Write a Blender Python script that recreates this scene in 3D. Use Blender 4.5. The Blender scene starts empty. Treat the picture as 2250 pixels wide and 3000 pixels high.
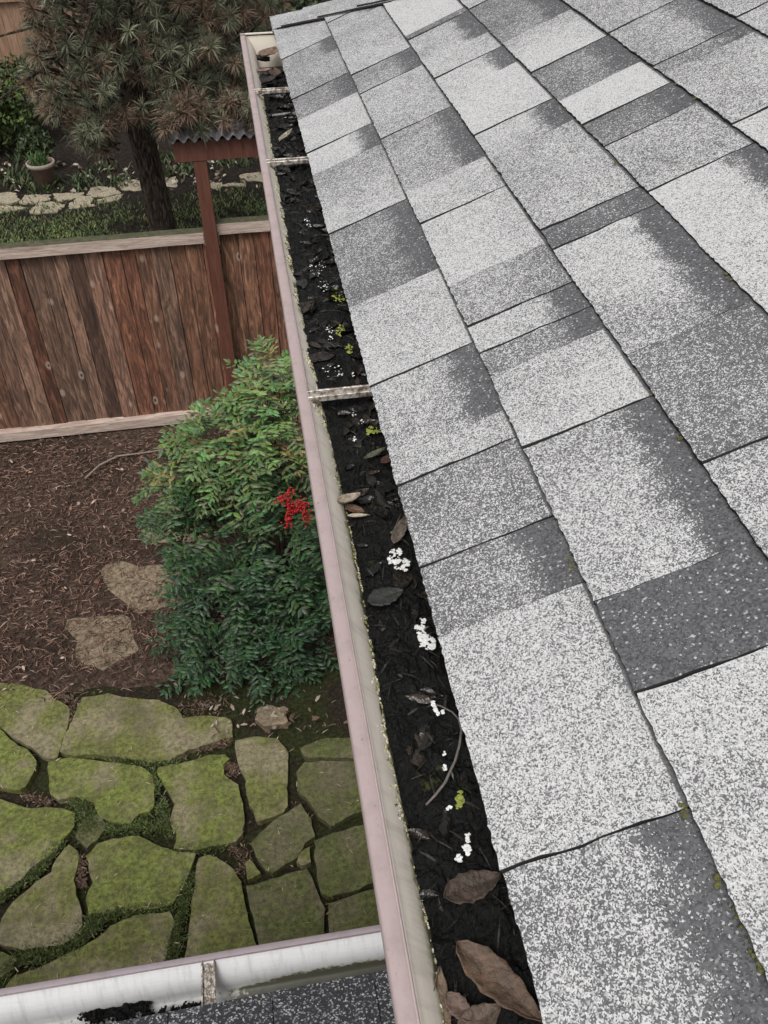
import bpy, bmesh, math, random
from mathutils import Vector, Matrix, noise
R = math.radians
rnd = random.Random(7)
sc = bpy.context.scene
C = sc.collection

# ---------------------------------------------------------------- camera
F, YAW, PIT, ROL = 2631.4, 0.14767, 0.71988, -0.01945      # focal length in photo pixels, angles
CAM = Vector((-0.036, 0.0, 0.65625))
fwd = Vector((math.sin(YAW)*math.cos(PIT), math.cos(YAW)*math.cos(PIT), -math.sin(PIT)))
rgt = Vector((math.cos(YAW), -math.sin(YAW), 0)); upv = rgt.cross(fwd)
rr = rgt*math.cos(ROL)+upv*math.sin(ROL); uu = upv*math.cos(ROL)-rgt*math.sin(ROL)
cd = bpy.data.cameras.new('camera'); cam = bpy.data.objects.new('camera', cd); C.objects.link(cam)
m = Matrix(((rr.x, uu.x, -fwd.x), (rr.y, uu.y, -fwd.y), (rr.z, uu.z, -fwd.z))).to_4x4()
m.translation = CAM; cam.matrix_world = m
cd.sensor_fit = 'VERTICAL'; cd.sensor_height = 36; cd.lens = 36*F/3000
cd.clip_start = 0.02; cd.clip_end = 300
sc.camera = cam

# ---------------------------------------------------------------- light
EL, AZ = 60, 205          # sun elevation, compass direction it shines from (0 = +Y, clockwise)
w = bpy.data.worlds.new('World'); sc.world = w; w.use_nodes = True
nt = w.node_tree; bg = nt.nodes['Background']
sky = nt.nodes.new('ShaderNodeTexSky'); sky.sky_type = 'NISHITA'; sky.sun_disc = False
sky.sun_elevation = R(EL); sky.sun_rotation = R(AZ); sky.dust_density = 4
hs = nt.nodes.new('ShaderNodeHueSaturation'); hs.inputs['Saturation'].default_value = 0.10
nt.links.new(sky.outputs[0], hs.inputs['Color']); nt.links.new(hs.outputs[0], bg.inputs['Color'])
bg.inputs['Strength'].default_value = 0.15
sl = bpy.data.lights.new('sun', 'SUN'); sl.energy = 1.4; sl.angle = R(22); sl.color = (1, .96, .92)
so = bpy.data.objects.new('sun', sl); C.objects.link(so)
sd = Vector((math.sin(R(AZ))*math.cos(R(EL)), math.cos(R(AZ))*math.cos(R(EL)), math.sin(R(EL))))
so.rotation_euler = sd.to_track_quat('Z', 'Y').to_euler()
sc.view_settings.view_transform = 'Standard'; sc.view_settings.look = 'None'
sc.view_settings.exposure = 0.35; sc.view_settings.gamma = 1

# ---------------------------------------------------------------- rays through the photograph, for measured positions
def ray(x, y): return rr*((x-1125)/F) + uu*(-(y-1500)/F) + fwd
def onz(x, y, z): d = ray(x, y); return CAM + d*((z-CAM.z)/d.z)
def ony(x, y, Y): d = ray(x, y); return CAM + d*(Y/d.y)
G = -3.9                                                    # ground level; z = 0 is the gutter's lip
TH, XE, ZE = 0.41628, 0.0955, 0.012                         # roof pitch and eave edge
CT, ST = math.cos(TH), math.sin(TH)
def onroof(x, y):
    n = Vector((-ST, 0, CT)); d = ray(x, y); P = CAM + d*(n.dot(Vector((XE, 0, ZE))-CAM)/n.dot(d))
    return (P.x-XE)/CT, P.y
def roofp(s, y, h=0.0): return Vector((XE+s*CT-h*ST, y, ZE+s*ST+h*CT))
HS = 1.13
def hipy(s): return 2.925 - HS*s*CT

# ---------------------------------------------------------------- helpers
def obj(name, bm, mats, parent=None, smooth=False):
    me = bpy.data.meshes.new(name); bm.to_mesh(me); bm.free()
    for mt in (mats if isinstance(mats, (list, tuple)) else [mats]): me.materials.append(mt)
    if smooth:
        for p in me.polygons: p.use_smooth = True
    o = bpy.data.objects.new(name, me); C.objects.link(o)
    if parent: o.parent = parent
    return o
def pymesh(name, vs, fs, mats, parent=None, cols=None, smooth=False, mi=None):
    me = bpy.data.meshes.new(name); me.from_pydata([tuple(v) for v in vs], [], fs)
    for mt in (mats if isinstance(mats, (list, tuple)) else [mats]): me.materials.append(mt)
    if cols:
        a = me.color_attributes.new('col', 'FLOAT_COLOR', 'POINT')
        a.data.foreach_set('color', [q for c in cols for q in (c[0], c[1], c[2], 1.0)])
    if mi: me.polygons.foreach_set('material_index', mi)
    if smooth: me.polygons.foreach_set('use_smooth', [True]*len(me.polygons))
    me.update()
    o = bpy.data.objects.new(name, me); C.objects.link(o)
    if parent: o.parent = parent
    return o
def tag(o, label, cat, group=None, kind=None):
    if label: o['label'] = label
    if cat: o['category'] = cat
    if group: o['group'] = group
    if kind: o['kind'] = kind
    return o
def thing(name, label, cat, loc=(0, 0, 0), group=None):
    o = bpy.data.objects.new(name, None); C.objects.link(o); o.location = loc; o.empty_display_size = .05
    return tag(o, label, cat, group)
def local(o, parent):            # keep a child's world place under a moved parent
    o.data.transform(Matrix.Translation(-parent.location)); o.parent = parent; return o
def box(bm, a, b, jit=0):
    x0, y0, z0 = a; x1, y1, z1 = b
    v = [bm.verts.new((x+rnd.uniform(-jit, jit), y+rnd.uniform(-jit, jit), z+rnd.uniform(-jit, jit))) for x in (x0, x1) for y in (y0, y1) for z in (z0, z1)]
    for f in ((0, 1, 3, 2), (4, 6, 7, 5), (0, 4, 5, 1), (2, 3, 7, 6), (0, 2, 6, 4), (1, 5, 7, 3)): bm.faces.new([v[i] for i in f])
def bevel(o, wdt=.003, seg=2):
    b = o.modifiers.new('bevel', 'BEVEL'); b.width = wdt; b.segments = seg; b.limit_method = 'ANGLE'; return o
def tube(bm, pts, rad, n=8, cap=True):
    rings = []
    for i, p in enumerate(pts):
        p = Vector(p); d = (Vector(pts[min(i+1, len(pts)-1)])-Vector(pts[max(i-1, 0)])).normalized()
        a = d.orthogonal().normalized() if i == 0 else (pa - d*pa.dot(d)).normalized()
        pa = a; b = d.cross(a); r = rad[i] if isinstance(rad, (list, tuple)) else rad
        rings.append([bm.verts.new(p+(a*math.cos(t)+b*math.sin(t))*r) for t in [2*math.pi*k/n for k in range(n)]])
    for i in range(len(rings)-1):
        for k in range(n): bm.faces.new((rings[i][k], rings[i][(k+1) % n], rings[i+1][(k+1) % n], rings[i+1][k]))
    if cap: bm.faces.new(rings[0][::-1]); bm.faces.new(rings[-1])

# ---------------------------------------------------------------- materials
class NT:
    def __init__(s, name, rough=.8):
        s.m = bpy.data.materials.new(name); s.m.use_nodes = True; s.t = s.m.node_tree
        s.b = s.t.nodes['Principled BSDF']; s.b.inputs['Specular IOR Level'].default_value = .12 if rough > .83 else .4; s.b.inputs['Roughness'].default_value = rough
    def n(s, t, **k):
        x = s.t.nodes.new('ShaderNode'+t)
        for a, v in k.items(): setattr(x, a, v)
        return x
    def l(s, a, b): s.t.links.new(a, b)
    def put(s, inp, v):
        if isinstance(v, bpy.types.NodeSocket): s.l(v, inp)
        elif isinstance(v, (tuple, list)) and len(v) == 3 and inp.type == 'RGBA': inp.default_value = (*v, 1)
        else: inp.default_value = v
    def math(s, op, a, b=0.0, c=None, clamp=False):
        x = s.n('Math', operation=op, use_clamp=clamp); s.put(x.inputs[0], a); s.put(x.inputs[1], b)
        if c is not None: s.put(x.inputs[2], c)
        return x.outputs[0]
    def noise(s, sc_=5, det=4, vec=None, rough=.55, dist=0):
        x = s.n('TexNoise'); x.inputs['Scale'].default_value = sc_; x.inputs['Detail'].default_value = det
        x.inputs['Roughness'].default_value = rough; x.inputs['Distortion'].default_value = dist
        if vec: s.l(vec, x.inputs['Vector'])
        return x.outputs['Fac']
    def ramp(s, fac, stops, interp='LINEAR'):
        x = s.n('ValToRGB'); x.color_ramp.interpolation = interp; e = x.color_ramp.elements
        while len(e) < len(stops): e.new(.5)
        for i, (p, c) in enumerate(stops): e[i].position = p; e[i].color = (*c, 1) if not isinstance(c, (int, float)) else (c, c, c, 1)
        s.l(fac, x.inputs[0]); return x.outputs[0]
    def mix(s, f, a, b, bt='MIX'):
        x = s.n('Mix', data_type='RGBA', blend_type=bt); s.put(x.inputs[0], f); s.put(x.inputs[6], a); s.put(x.inputs[7], b); return x.outputs[2]
    def step(s, v, lo, hi):
        x = s.n('MapRange', interpolation_type='SMOOTHSTEP'); s.put(x.inputs[0], v); s.put(x.inputs[1], lo); s.put(x.inputs[2], hi); return x.outputs[0]
    def coord(s, k='Object', scale=None):
        o = s.n('TexCoord').outputs[k]
        if scale:
            mp = s.n('Mapping'); mp.inputs['Scale'].default_value = scale; s.l(o, mp.inputs['Vector']); return mp.outputs[0]
        return o
    def sep(s, v): return s.n('SeparateXYZ'), v
    def xyz(s, v): x = s.n('SeparateXYZ'); s.l(v, x.inputs[0]); return x.outputs
    def bump(s, h, st=.3, d=.01):
        x = s.n('Bump'); x.inputs['Strength'].default_value = st; x.inputs['Distance'].default_value = d; s.l(h, x.inputs['Height']); s.l(x.outputs[0], s.b.inputs['Normal'])
    def color(s, v): s.put(s.b.inputs['Base Color'], v); return s
    def attr(s, name='col'): x = s.n('Attribute', attribute_name=name); return x

def mat_attr(name, rough=.7, var=.25, nsc=30, trans=0, bump=0):
    M = NT(name, rough); a = M.attr().outputs['Color']; nz = M.noise(nsc, 3, M.coord())
    M.color(M.mix(M.math('MULTIPLY', nz, var), a, (.01, .01, .005)))
    if bump: M.bump(nz, bump, .004)
    return M.m

# --- roof shingles: mineral granules of mixed tone; col = (tone, shadow band strength, height in course)
def shingle_mat(name, tone_mul=1.0, attr=True, base=.6):
    M = NT(name, .9)
    uv = M.n('UVMap').outputs[0] if attr else M.coord()
    v1 = M.n('TexVoronoi', voronoi_dimensions='2D' if attr else '3D'); v1.inputs['Scale'].default_value = 1000; M.l(uv, v1.inputs['Vector'])
    v2 = M.n('TexVoronoi', voronoi_dimensions='2D' if attr else '3D'); v2.inputs['Scale'].default_value = 560; M.l(uv, v2.inputs['Vector'])
    v3 = M.n('TexVoronoi', voronoi_dimensions='2D' if attr else '3D'); v3.inputs['Scale'].default_value = 300; M.l(uv, v3.inputs['Vector'])
    c1 = M.xyz(v1.outputs['Color'])[0]; c2 = M.xyz(v2.outputs['Color'])[1]; c3 = M.xyz(v3.outputs['Color'])[2]
    val = M.math('ADD', M.math('ADD', M.math('MULTIPLY', c1, .46), M.math('MULTIPLY', c2, .42)), M.math('MULTIPLY', c3, .12))
    big = M.noise(9, 4, uv); mid = M.noise(55, 3, uv)
    if attr:
        a = M.attr().outputs['Color']; sx = M.n('SeparateColor'); M.l(a, sx.inputs[0])
        tone = sx.outputs[0]; band = sx.outputs[1]; v = sx.outputs[2]
        edge = M.math('ADD', v, M.math('MULTIPLY', M.math('SUBTRACT', M.noise(28, 4, uv), .5), .42))
        bfac = M.math('MULTIPLY', M.step(edge, .60, .88), M.math('MULTIPLY', band, 1.0), clamp=True)
    else:
        tone = base; bfac = 0.0
    t = M.math('ADD', tone, M.math('MULTIPLY', M.math('SUBTRACT', big, .5), .45))
    t = M.math('ADD', t, M.math('MULTIPLY', M.math('SUBTRACT', mid, .5), .30))
    t = M.math('MULTIPLY', t, M.math('SUBTRACT', 1.0, M.math('MULTIPLY', bfac, .98)))
    # granule brightness: cells below the tone are pale, the others dark
    d = M.math('SUBTRACT', M.math('MULTIPLY_ADD', t, .82, .03), val)
    pale = M.math('MAXIMUM', M.step(d, -.15, .16), M.math('MULTIPLY', M.step(c2, .955, .97), .75))
    if attr: pale = M.math('MULTIPLY', pale, M.math('SUBTRACT', 1.0, M.math('MULTIPLY', M.step(M.math('ADD', v, M.math('MULTIPLY', M.noise(160, 2, uv), .022)), .978, .991), .92)))  # dirt and contact shadow below the next butt, painted into the granules
    darkc = M.mix(c2, (.045, .045, .048), (.12, .12, .124))
    palec = M.mix(c1, (.52, .52, .52), (.28, .28, .28))
    col = M.mix(pale, darkc, palec)
    M.color(col); M.bump(val, .35, .0015)
    return M.m
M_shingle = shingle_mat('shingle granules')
M_hipcap = shingle_mat('hip cap granules', attr=False, base=.6)
def plain(name, c, rough=.8, nsc=20, amt=.35, dark=(.02, .02, .02), b=0):
    M = NT(name, rough); nz = M.noise(nsc, 5, M.coord()); M.color(M.mix(M.math('MULTIPLY', nz, amt*2), c, dark))
    if b: M.bump(nz, b, .005)
    return M.m
M_edge = plain('asphalt cut edge', (.035, .034, .034), .9, 200)
def dark_shingle():
    M = NT('dark weathered shingle', .8); v = M.n('TexVoronoi'); v.inputs['Scale'].default_value = 330; M.l(M.coord(), v.inputs['Vector'])
    c = M.xyz(v.outputs['Color'])[0]
    M.color(M.ramp(c, [(0, (.018, .019, .021)), (.72, (.035, .036, .04)), (.88, (.2, .2, .21)), (1, (.42, .42, .42))])); M.bump(c, .4, .002); return M.m
M_dshingle = dark_shingle()

# --- gutter metal: mauve paint outside, off-white inside with algae and dirt above the silt
def gutter_mat(name, mauve, inside, grime_z, amount, side=None, amp=.016):
    M = NT(name, .42); co = M.coord(); x, y, z = M.xyz(co)[:]
    st = M.coord(scale=(60, 4, 60))
    ins = M.step(x, .0150, .0158)
    speck = M.step(M.noise(170, 3, co), .66, .72); mott = M.noise(28, 5, co, .7)
    out = M.mix(M.math('MULTIPLY', M.noise(9, 5, st), .35), mauve, tuple(q*.72 for q in mauve))
    out = M.mix(M.math('MULTIPLY', M.step(mott, .45, .7), .45), out, tuple(q*.62 for q in mauve))
    out = M.mix(M.math('MULTIPLY', speck, .55), out, (.12, .09, .09))
    inn = M.mix(M.math('MULTIPLY', M.noise(6, 4, st), .6), inside, tuple(q*.62 for q in inside))
    inn = M.mix(M.math('MULTIPLY', M.step(M.noise(3, 5, M.coord(scale=(3, 22, 3)), .7), .45, .72), .45), inn, tuple(q*.45 for q in inside))
    # grime rises from the bottom with a ragged edge
    h = M.math('ADD', z, M.math('MULTIPLY', M.math('SUBTRACT', M.noise(90, 6, co, .7), .5), amp))
    h = M.math('ADD', h, M.math('MULTIPLY', M.math('SUBTRACT', M.noise(11, 3, co), .5), .014)); h = M.math('ADD', h, M.math('MULTIPLY', M.step(y, 2.25, 2.6), .03))
    h = M.math('SUBTRACT', h, M.math('MULTIPLY', M.step(y, side, side+.2), .034)) if side is not None else h
    g1 = M.step(h, grime_z+.005, grime_z-.004); g2 = M.step(h, grime_z+.000, grime_z-.006)
    inn = M.mix(M.math('MULTIPLY', g1, .75*amount), inn, (.30, .29, .13))
    inn = M.mix(M.math('MULTIPLY', g2, .92*amount), inn, (.025, .024, .018))
    M.color(M.mix(ins, out, inn)); M.put(M.b.inputs['Roughness'], M.ramp(mott, [(.35, .38), (.65, .62)])); M.bump(mott, .25, .002); return M.m
M_gutter = gutter_mat('mauve gutter paint', (.330, .262, .255), (.66, .60, .52), -.026, .85, None, .026)
M_gutter2 = gutter_mat('weathered gutter paint', (.27, .225, .24), (.60, .60, .60), -.094, .85, -.30, .055)
def hanger_mat():
    M = NT('stained aluminium', .38); M.b.inputs['Metallic'].default_value = .55
    n1 = M.noise(120, 5, M.coord(), .7)
    M.color(M.ramp(n1, [(.3, (.72, .71, .69)), (.46, (.52, .49, .45)), (.56, (.20, .15, .11)), (.8, (.07, .055, .045))])); return M.m
M_hanger = hanger_mat()
def muck_mat():
    M = NT('wet black silt', .5); co = M.coord(); n1 = M.noise(160, 6, co, .7); n2 = M.noise(22, 5, co)
    c = M.ramp(n1, [(.3, (.002, .002, .002)), (.6, (.007, .0068, .0065)), (.78, (.03, .027, .025))])
    moss = M.math('MULTIPLY', M.step(M.noise(13, 3, co), .66, .74), M.step(n1, .45, .6))
    c = M.mix(M.math('MULTIPLY', moss, .5), c, (.10, .11, .02))
    M.color(c); M.put(M.b.inputs['Roughness'], M.ramp(n2, [(.3, .10), (.5, .6)])); M.bump(n1, .9, .004)
    M.b.inputs['Specular IOR Level'].default_value = .18
    return M.m
M_muck = muck_mat()
M_leaf = mat_attr('dead leaf', .65, .95, 150, bump=.8)
M_white = plain('chalky white droppings', (.74, .74, .72), .6, 260, .2, (.2, .2, .2), .6)
M_moss = plain('lime moss', (.34, .38, .09), .9, 160, .45, (.05, .06, .01), .9)
M_twig = plain('grey twig', (.16, .14, .12), .7, 200, .4, b=.3)

# --- timber
def wood_mat(name, cols, sc_=(9, 9, 1.1), rough=.75, knots=True, attr=True, stain=None):
    M = NT(name, rough); co = M.coord(scale=sc_)
    a = M.attr().outputs['Color'] if attr else None
    g = M.noise(4.2, 6, co, .62, 1.2); fine = M.noise(26, 3, co, .6)
    base = M.ramp(g, [(.28, cols[0]), (.47, cols[1]), (.60, cols[2]), (.78, cols[3])])
    if attr: base = M.mix(1.0, base, a, 'MULTIPLY')
    base = M.mix(M.math('MULTIPLY', M.step(fine, .5, .75), .35), base, (.015, .010, .008))
    if knots:
        v = M.n('TexVoronoi'); v.inputs['Scale'].default_value = 1; mp = M.n('Mapping'); mp.inputs['Scale'].default_value = (6.5, 6.5, 3.6)
        M.l(M.coord(), mp.inputs['Vector']); M.l(mp.outputs[0], v.inputs['Vector']); dd = v.outputs['Distance']
        gate = M.math('GREATER_THAN', M.xyz(v.outputs['Color'])[0], .22)
        k = M.math('MULTIPLY', M.step(dd, .19, .10), gate); kk = M.math('MULTIPLY', M.step(dd, .075, .05), gate)
        base = M.mix(M.math('MULTIPLY', k, .6), base, (.40, .30, .24)); base = M.mix(M.math('MULTIPLY', kk, .9), base, (.02, .012, .01))
    if stain:
        z = M.xyz(M.coord())[2]; s_ = M.math('ADD', z, M.math('MULTIPLY', M.noise(5, 3, M.coord()), .5))
        base = M.mix(M.math('MULTIPLY', M.step(s_, stain+.35, stain-.15), .6), base, (.028, .022, .022))
    M.color(base); M.bump(g, .3, .006); return M.m
M_board = wood_mat('cedar fence boards', [(.030, .020, .016), (.100, .053, .035), (.205, .108, .070), (.35, .24, .18)], stain=-3.35)
M_rail = wood_mat('weathered pink grey rail', [(.18, .13, .105), (.38, .29, .245), (.50, .41, .35), (.58, .50, .43)], (1.0, 9, 14), knots=False, attr=False)
M_railtop = plain('mossy rail top', (.13, .12, .085), .9, 25, .6, (.03, .035, .015), .5)
M_post = wood_mat('red brown stained timber', [(.075, .026, .017), (.10, .036, .024), (.115, .045, .030), (.13, .055, .038)], (9, 9, .8), .6, False, False)
M_backboard = wood_mat('tan far fence boards', [(.14, .075, .045), (.22, .13, .08), (.27, .17, .11), (.32, .21, .14)], (4, 4, .6), knots=False, attr=False)
def bark_mat():
    M = NT('pine bark', .95); co = M.coord(scale=(11, 11, 2.2)); g = M.noise(3, 6, co, .7, 1.5)
    M.color(M.ramp(g, [(.38, (.010, .009, .008)), (.5, (.06, .046, .036)), (.6, (.15, .115, .085)), (.8, (.24, .18, .13))])); M.bump(g, 1.0, .04); return M.m
M_bark = bark_mat()
M_needle = mat_attr('pine needles', .6, .2, 10)
M_nandina = mat_attr('nandina leaves', .5, .25, 40)
M_foliage = mat_attr('shrub leaves', .6, .2, 20)
M_berry = plain('red berries', (.55, .018, .022), .3, 90, .45, (.12, .004, .005))
M_stem = plain('brown stems', (.07, .045, .03), .8)

# --- ground
def soil_mat():
    M = NT('dark garden soil', .95); co = M.coord(); n1 = M.noise(30, 8, co, .75); n2 = M.noise(2.2, 4, co)
    c = M.ramp(n1, [(.3, (.012, .009, .008)), (.5, (.06, .041, .031)), (.66, (.13, .09, .067)), (.8, (.17, .12, .09))])
    c = M.mix(M.math('MULTIPLY', M.step(n2, .4, .65), .55), c, (.014, .011, .009)); M.color(c); M.bump(n1, .9, .02); return M.m
M_soil = soil_mat()
def bed_mat():
    M = NT('dark leaf strewn bed', .95); n1 = M.noise(22, 8, M.coord(), .8)
    M.color(M.ramp(n1, [(.3, (.004, .004, .003)), (.52, (.018, .014, .011)), (.66, (.06, .045, .035)), (.8, (.15, .12, .10))])); M.bump(n1, .9, .03); return M.m
M_bed = bed_mat()
def joint_mat():
    M = NT('mossy joint soil', .95); co = M.coord(); n1 = M.noise(45, 7, co, .75); n2 = M.noise(2.6, 4, co)
    c = M.ramp(n1, [(.3, (.008, .007, .006)), (.52, (.028, .022, .015)), (.72, (.085, .06, .04))])
    c = M.mix(M.math('MULTIPLY', M.step(n2, .42, .6), .5), c, M.ramp(n1, [(.3, (.007, .012, .004)), (.7, (.05, .075, .014))])); M.color(c); M.bump(n1, 1, .02); return M.m
M_joint = joint_mat()
def stone_mat(name, tan, moss, lo, hi):
    M = NT(name, .85); co = M.coord(); rn = M.n('ObjectInfo').outputs['Random']
    off = M.n('Vector' + 'Math', operation='ADD'); M.l(co, off.inputs[0]); cb = M.n('CombineXYZ'); M.l(M.math('MULTIPLY', rn, 40.0), cb.inputs[0]); M.l(cb.outputs[0], off.inputs[1]); co = off.outputs[0]
    n1 = M.noise(3.2, 7, co, .62); n2 = M.noise(38, 6, co, .7); n3 = M.noise(9, 5, co, .6)
    c = M.mix(M.step(n2, .3, .7), tuple(q*.55 for q in tan), tuple(q*1.35 for q in tan))
    c = M.mix(M.math('MULTIPLY', M.step(n3, .55, .7), .5), c, (.09, .08, .06))
    mc = M.mix(M.step(n2, .3, .68), tuple(q*.42 for q in moss), tuple(q*1.5 for q in moss))
    mc = M.mix(M.math('MULTIPLY', M.step(n3, .42, .6), .45), mc, (.045, .045, .018))
    f = M.step(M.math('ADD', n1, M.math('MULTIPLY', M.math('SUBTRACT', n2, .5), .25)), lo, hi)
    c = M.mix(M.math('MULTIPLY', f, .80), c, mc); c = M.mix(.30, c, mc); c = M.mix(M.math('MULTIPLY', M.step(M.noise(1.7, 5, co, .6), .52, .66), .38), c, (.085, .072, .050))
    M.color(c); n4 = M.noise(130, 4, co, .7); c = M.mix(M.math('MULTIPLY', M.step(n4, .5, .68), .4), c, (.03, .028, .015)); c = M.mix(M.math('MULTIPLY', M.step(n4, .42, .3), .3), c, (.26, .25, .13)); M.color(c); M.bump(M.math('ADD', M.math('MULTIPLY', n2, .5), M.math('MULTIPLY', n3, 1.5)), .35, .008); return M.m
TAN = (.235, .195, .14)
M_st_moss = stone_mat('mossy flagstone', TAN, (.112, .140, .024), .36, .52)
M_st_mid = stone_mat('half mossy flagstone', TAN, (.108, .124, .027), .40, .56)
M_st_dark = stone_mat('dark green flagstone', (.135, .115, .08), (.078, .094, .026), .40, .58)
M_st_tan = stone_mat('bare tan flagstone', (.235, .18, .135), (.16, .14, .07), .62, .85)
M_st_far = stone_mat('pale path stone', (.33, .285, .22), (.2, .18, .1), .62, .85)
M_grass = mat_attr('grass blades', .6, .2, 12)
M_mulch = mat_attr('mulch needles', .85, .2, 30)
M_wall = plain('beige house siding', (.33, .29, .25), .8, 3, .2)
M_fascia = plain('mauve fascia paint', (.30, .22, .22), .6, 8, .2)
M_terra = plain('terracotta', (.20, .12, .085), .8, 14, .4)
M_corr = plain('grey corrugated panel', (.19, .18, .19), .5, 12, .5)

# ================================================================ ground
def ground():
    bm = bmesh.new()
    v = [bm.verts.new(q) for q in ((-60, -40, G-.03), (60, -40, G-.03), (60, 90, G-.03), (-60, 90, G-.03))]; bm.faces.new(v)
    o = obj('ground', bm, M_joint); o['kind'] = 'structure'
ground()
def sheet(name, x0, x1, y0, y1, z, st, amp, mat, f=3.0):
    nx = int((x1-x0)/st); ny = int((y1-y0)/st); vs = []; fs = []
    for j in range(ny+1):
        for i in range(nx+1):
            x = x0+(x1-x0)*i/nx; y = y0+(y1-y0)*j/ny
            zz = z-(.05*max(0, 1-(y-y0+.10*noise.noise(Vector((x*2.3, 1, 1))))/.22) if y-y0 < .35 else 0)
            vs.append((x, y, zz+amp*(noise.noise(Vector((x*f, y*f, 3)))+.4*noise.noise(Vector((x*f*4, y*f*4, 9))))))
    for j in range(ny):
        for i in range(nx): a = j*(nx+1)+i; fs.append((a, a+1, a+nx+2, a+nx+1))
    o = pymesh(name, vs, fs, mat, smooth=True); o['kind'] = 'structure'; return o
sheet('mulch_bed', -6, 3, 3.72, 6.9, G+.0, .06, .012, M_soil)
sheet('garden_bed', -9, 6, 6.95, 24, G-.005, .15, .02, M_bed, 1.2)

# ---------------------------------------------------------------- flagstones
def stone(name, pts, thick, mat, label, cat, group, z=G, jit=.006, name_parent=None):
    P = [onz(x, y, z+thick) for x, y in pts]
    c = sum(P, Vector())/len(P)
    # resample with a slightly ragged outline
    out = []
    n = len(P)
    area = sum(P[i-1].x*P[i].y-P[i].x*P[i-1].y for i in range(n)); sgn = -1 if area > 0 else 1
    for i in range(n):
        a, b = P[i], P[(i+1) % n]; k = max(2, int((b-a).length/.03))
        for q in range(k):
            t = q/k
            p = a.lerp(b, t)
            # gentle bow along each side
            nrm = Vector((-(b-a).y, (b-a).x, 0)).normalized()
            p = p + nrm*math.sin(math.pi*t)*(b-a).length*.004*sgn
            s_ = 9; p = p + Vector((noise.noise(p*s_), noise.noise(p*s_+Vector((7, 7, 7))), 0))*jit*2.0 + Vector((noise.noise(p*30), noise.noise(p*30+Vector((3, 3, 3))), 0))*jit*1.1+Vector((rnd.uniform(-1, 1), rnd.uniform(-1, 1), 0))*jit*.4
            out.append(p)
    for _ in range(0):
        out = [(out[i-1]+out[i]*4+out[(i+1) % len(out)])/6 for i in range(len(out))]
    vs = []; fs = []; n = len(out); rings = [(1.0, -thick-.03), (1.0, -.0025), (.992, 0)]
    tilt = Vector((rnd.uniform(-.008, .008), rnd.uniform(-.008, .008)))
    for s_, dz in [(q*(1.10 if name == 'stepping_stone' else (1.08 if name == 'path_stone' else 1.018)), e) for q, e in rings]:
        for p in out:
            q = c+(p-c)*s_; vs.append((q.x-c.x, q.y-c.y, dz+(q.x-c.x)*tilt.x+(q.y-c.y)*tilt.y + .004*noise.noise(q*4)))
    for r in range(len(rings)-1):
        for i in range(n): fs.append((r*n+i, r*n+(i+1) % n, (r+1)*n+(i+1) % n, (r+1)*n+i))
    fs.append(tuple((len(rings)-1)*n+i for i in range(n)))
    o = pymesh(name, vs, fs, mat, smooth=True); o.location = c
    for p_ in o.data.polygons: p_.use_smooth = False
    return tag(o, label, cat, group)
def z4(l): return [(x*.72333, 1950+y*.72333) for x, y in l]
def z3(l): return [(x*.66305, 1200+y*.66305) for x, y in l]
def z1(l): return [(x*.5425, y*.5425) for x, y in l]
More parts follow.
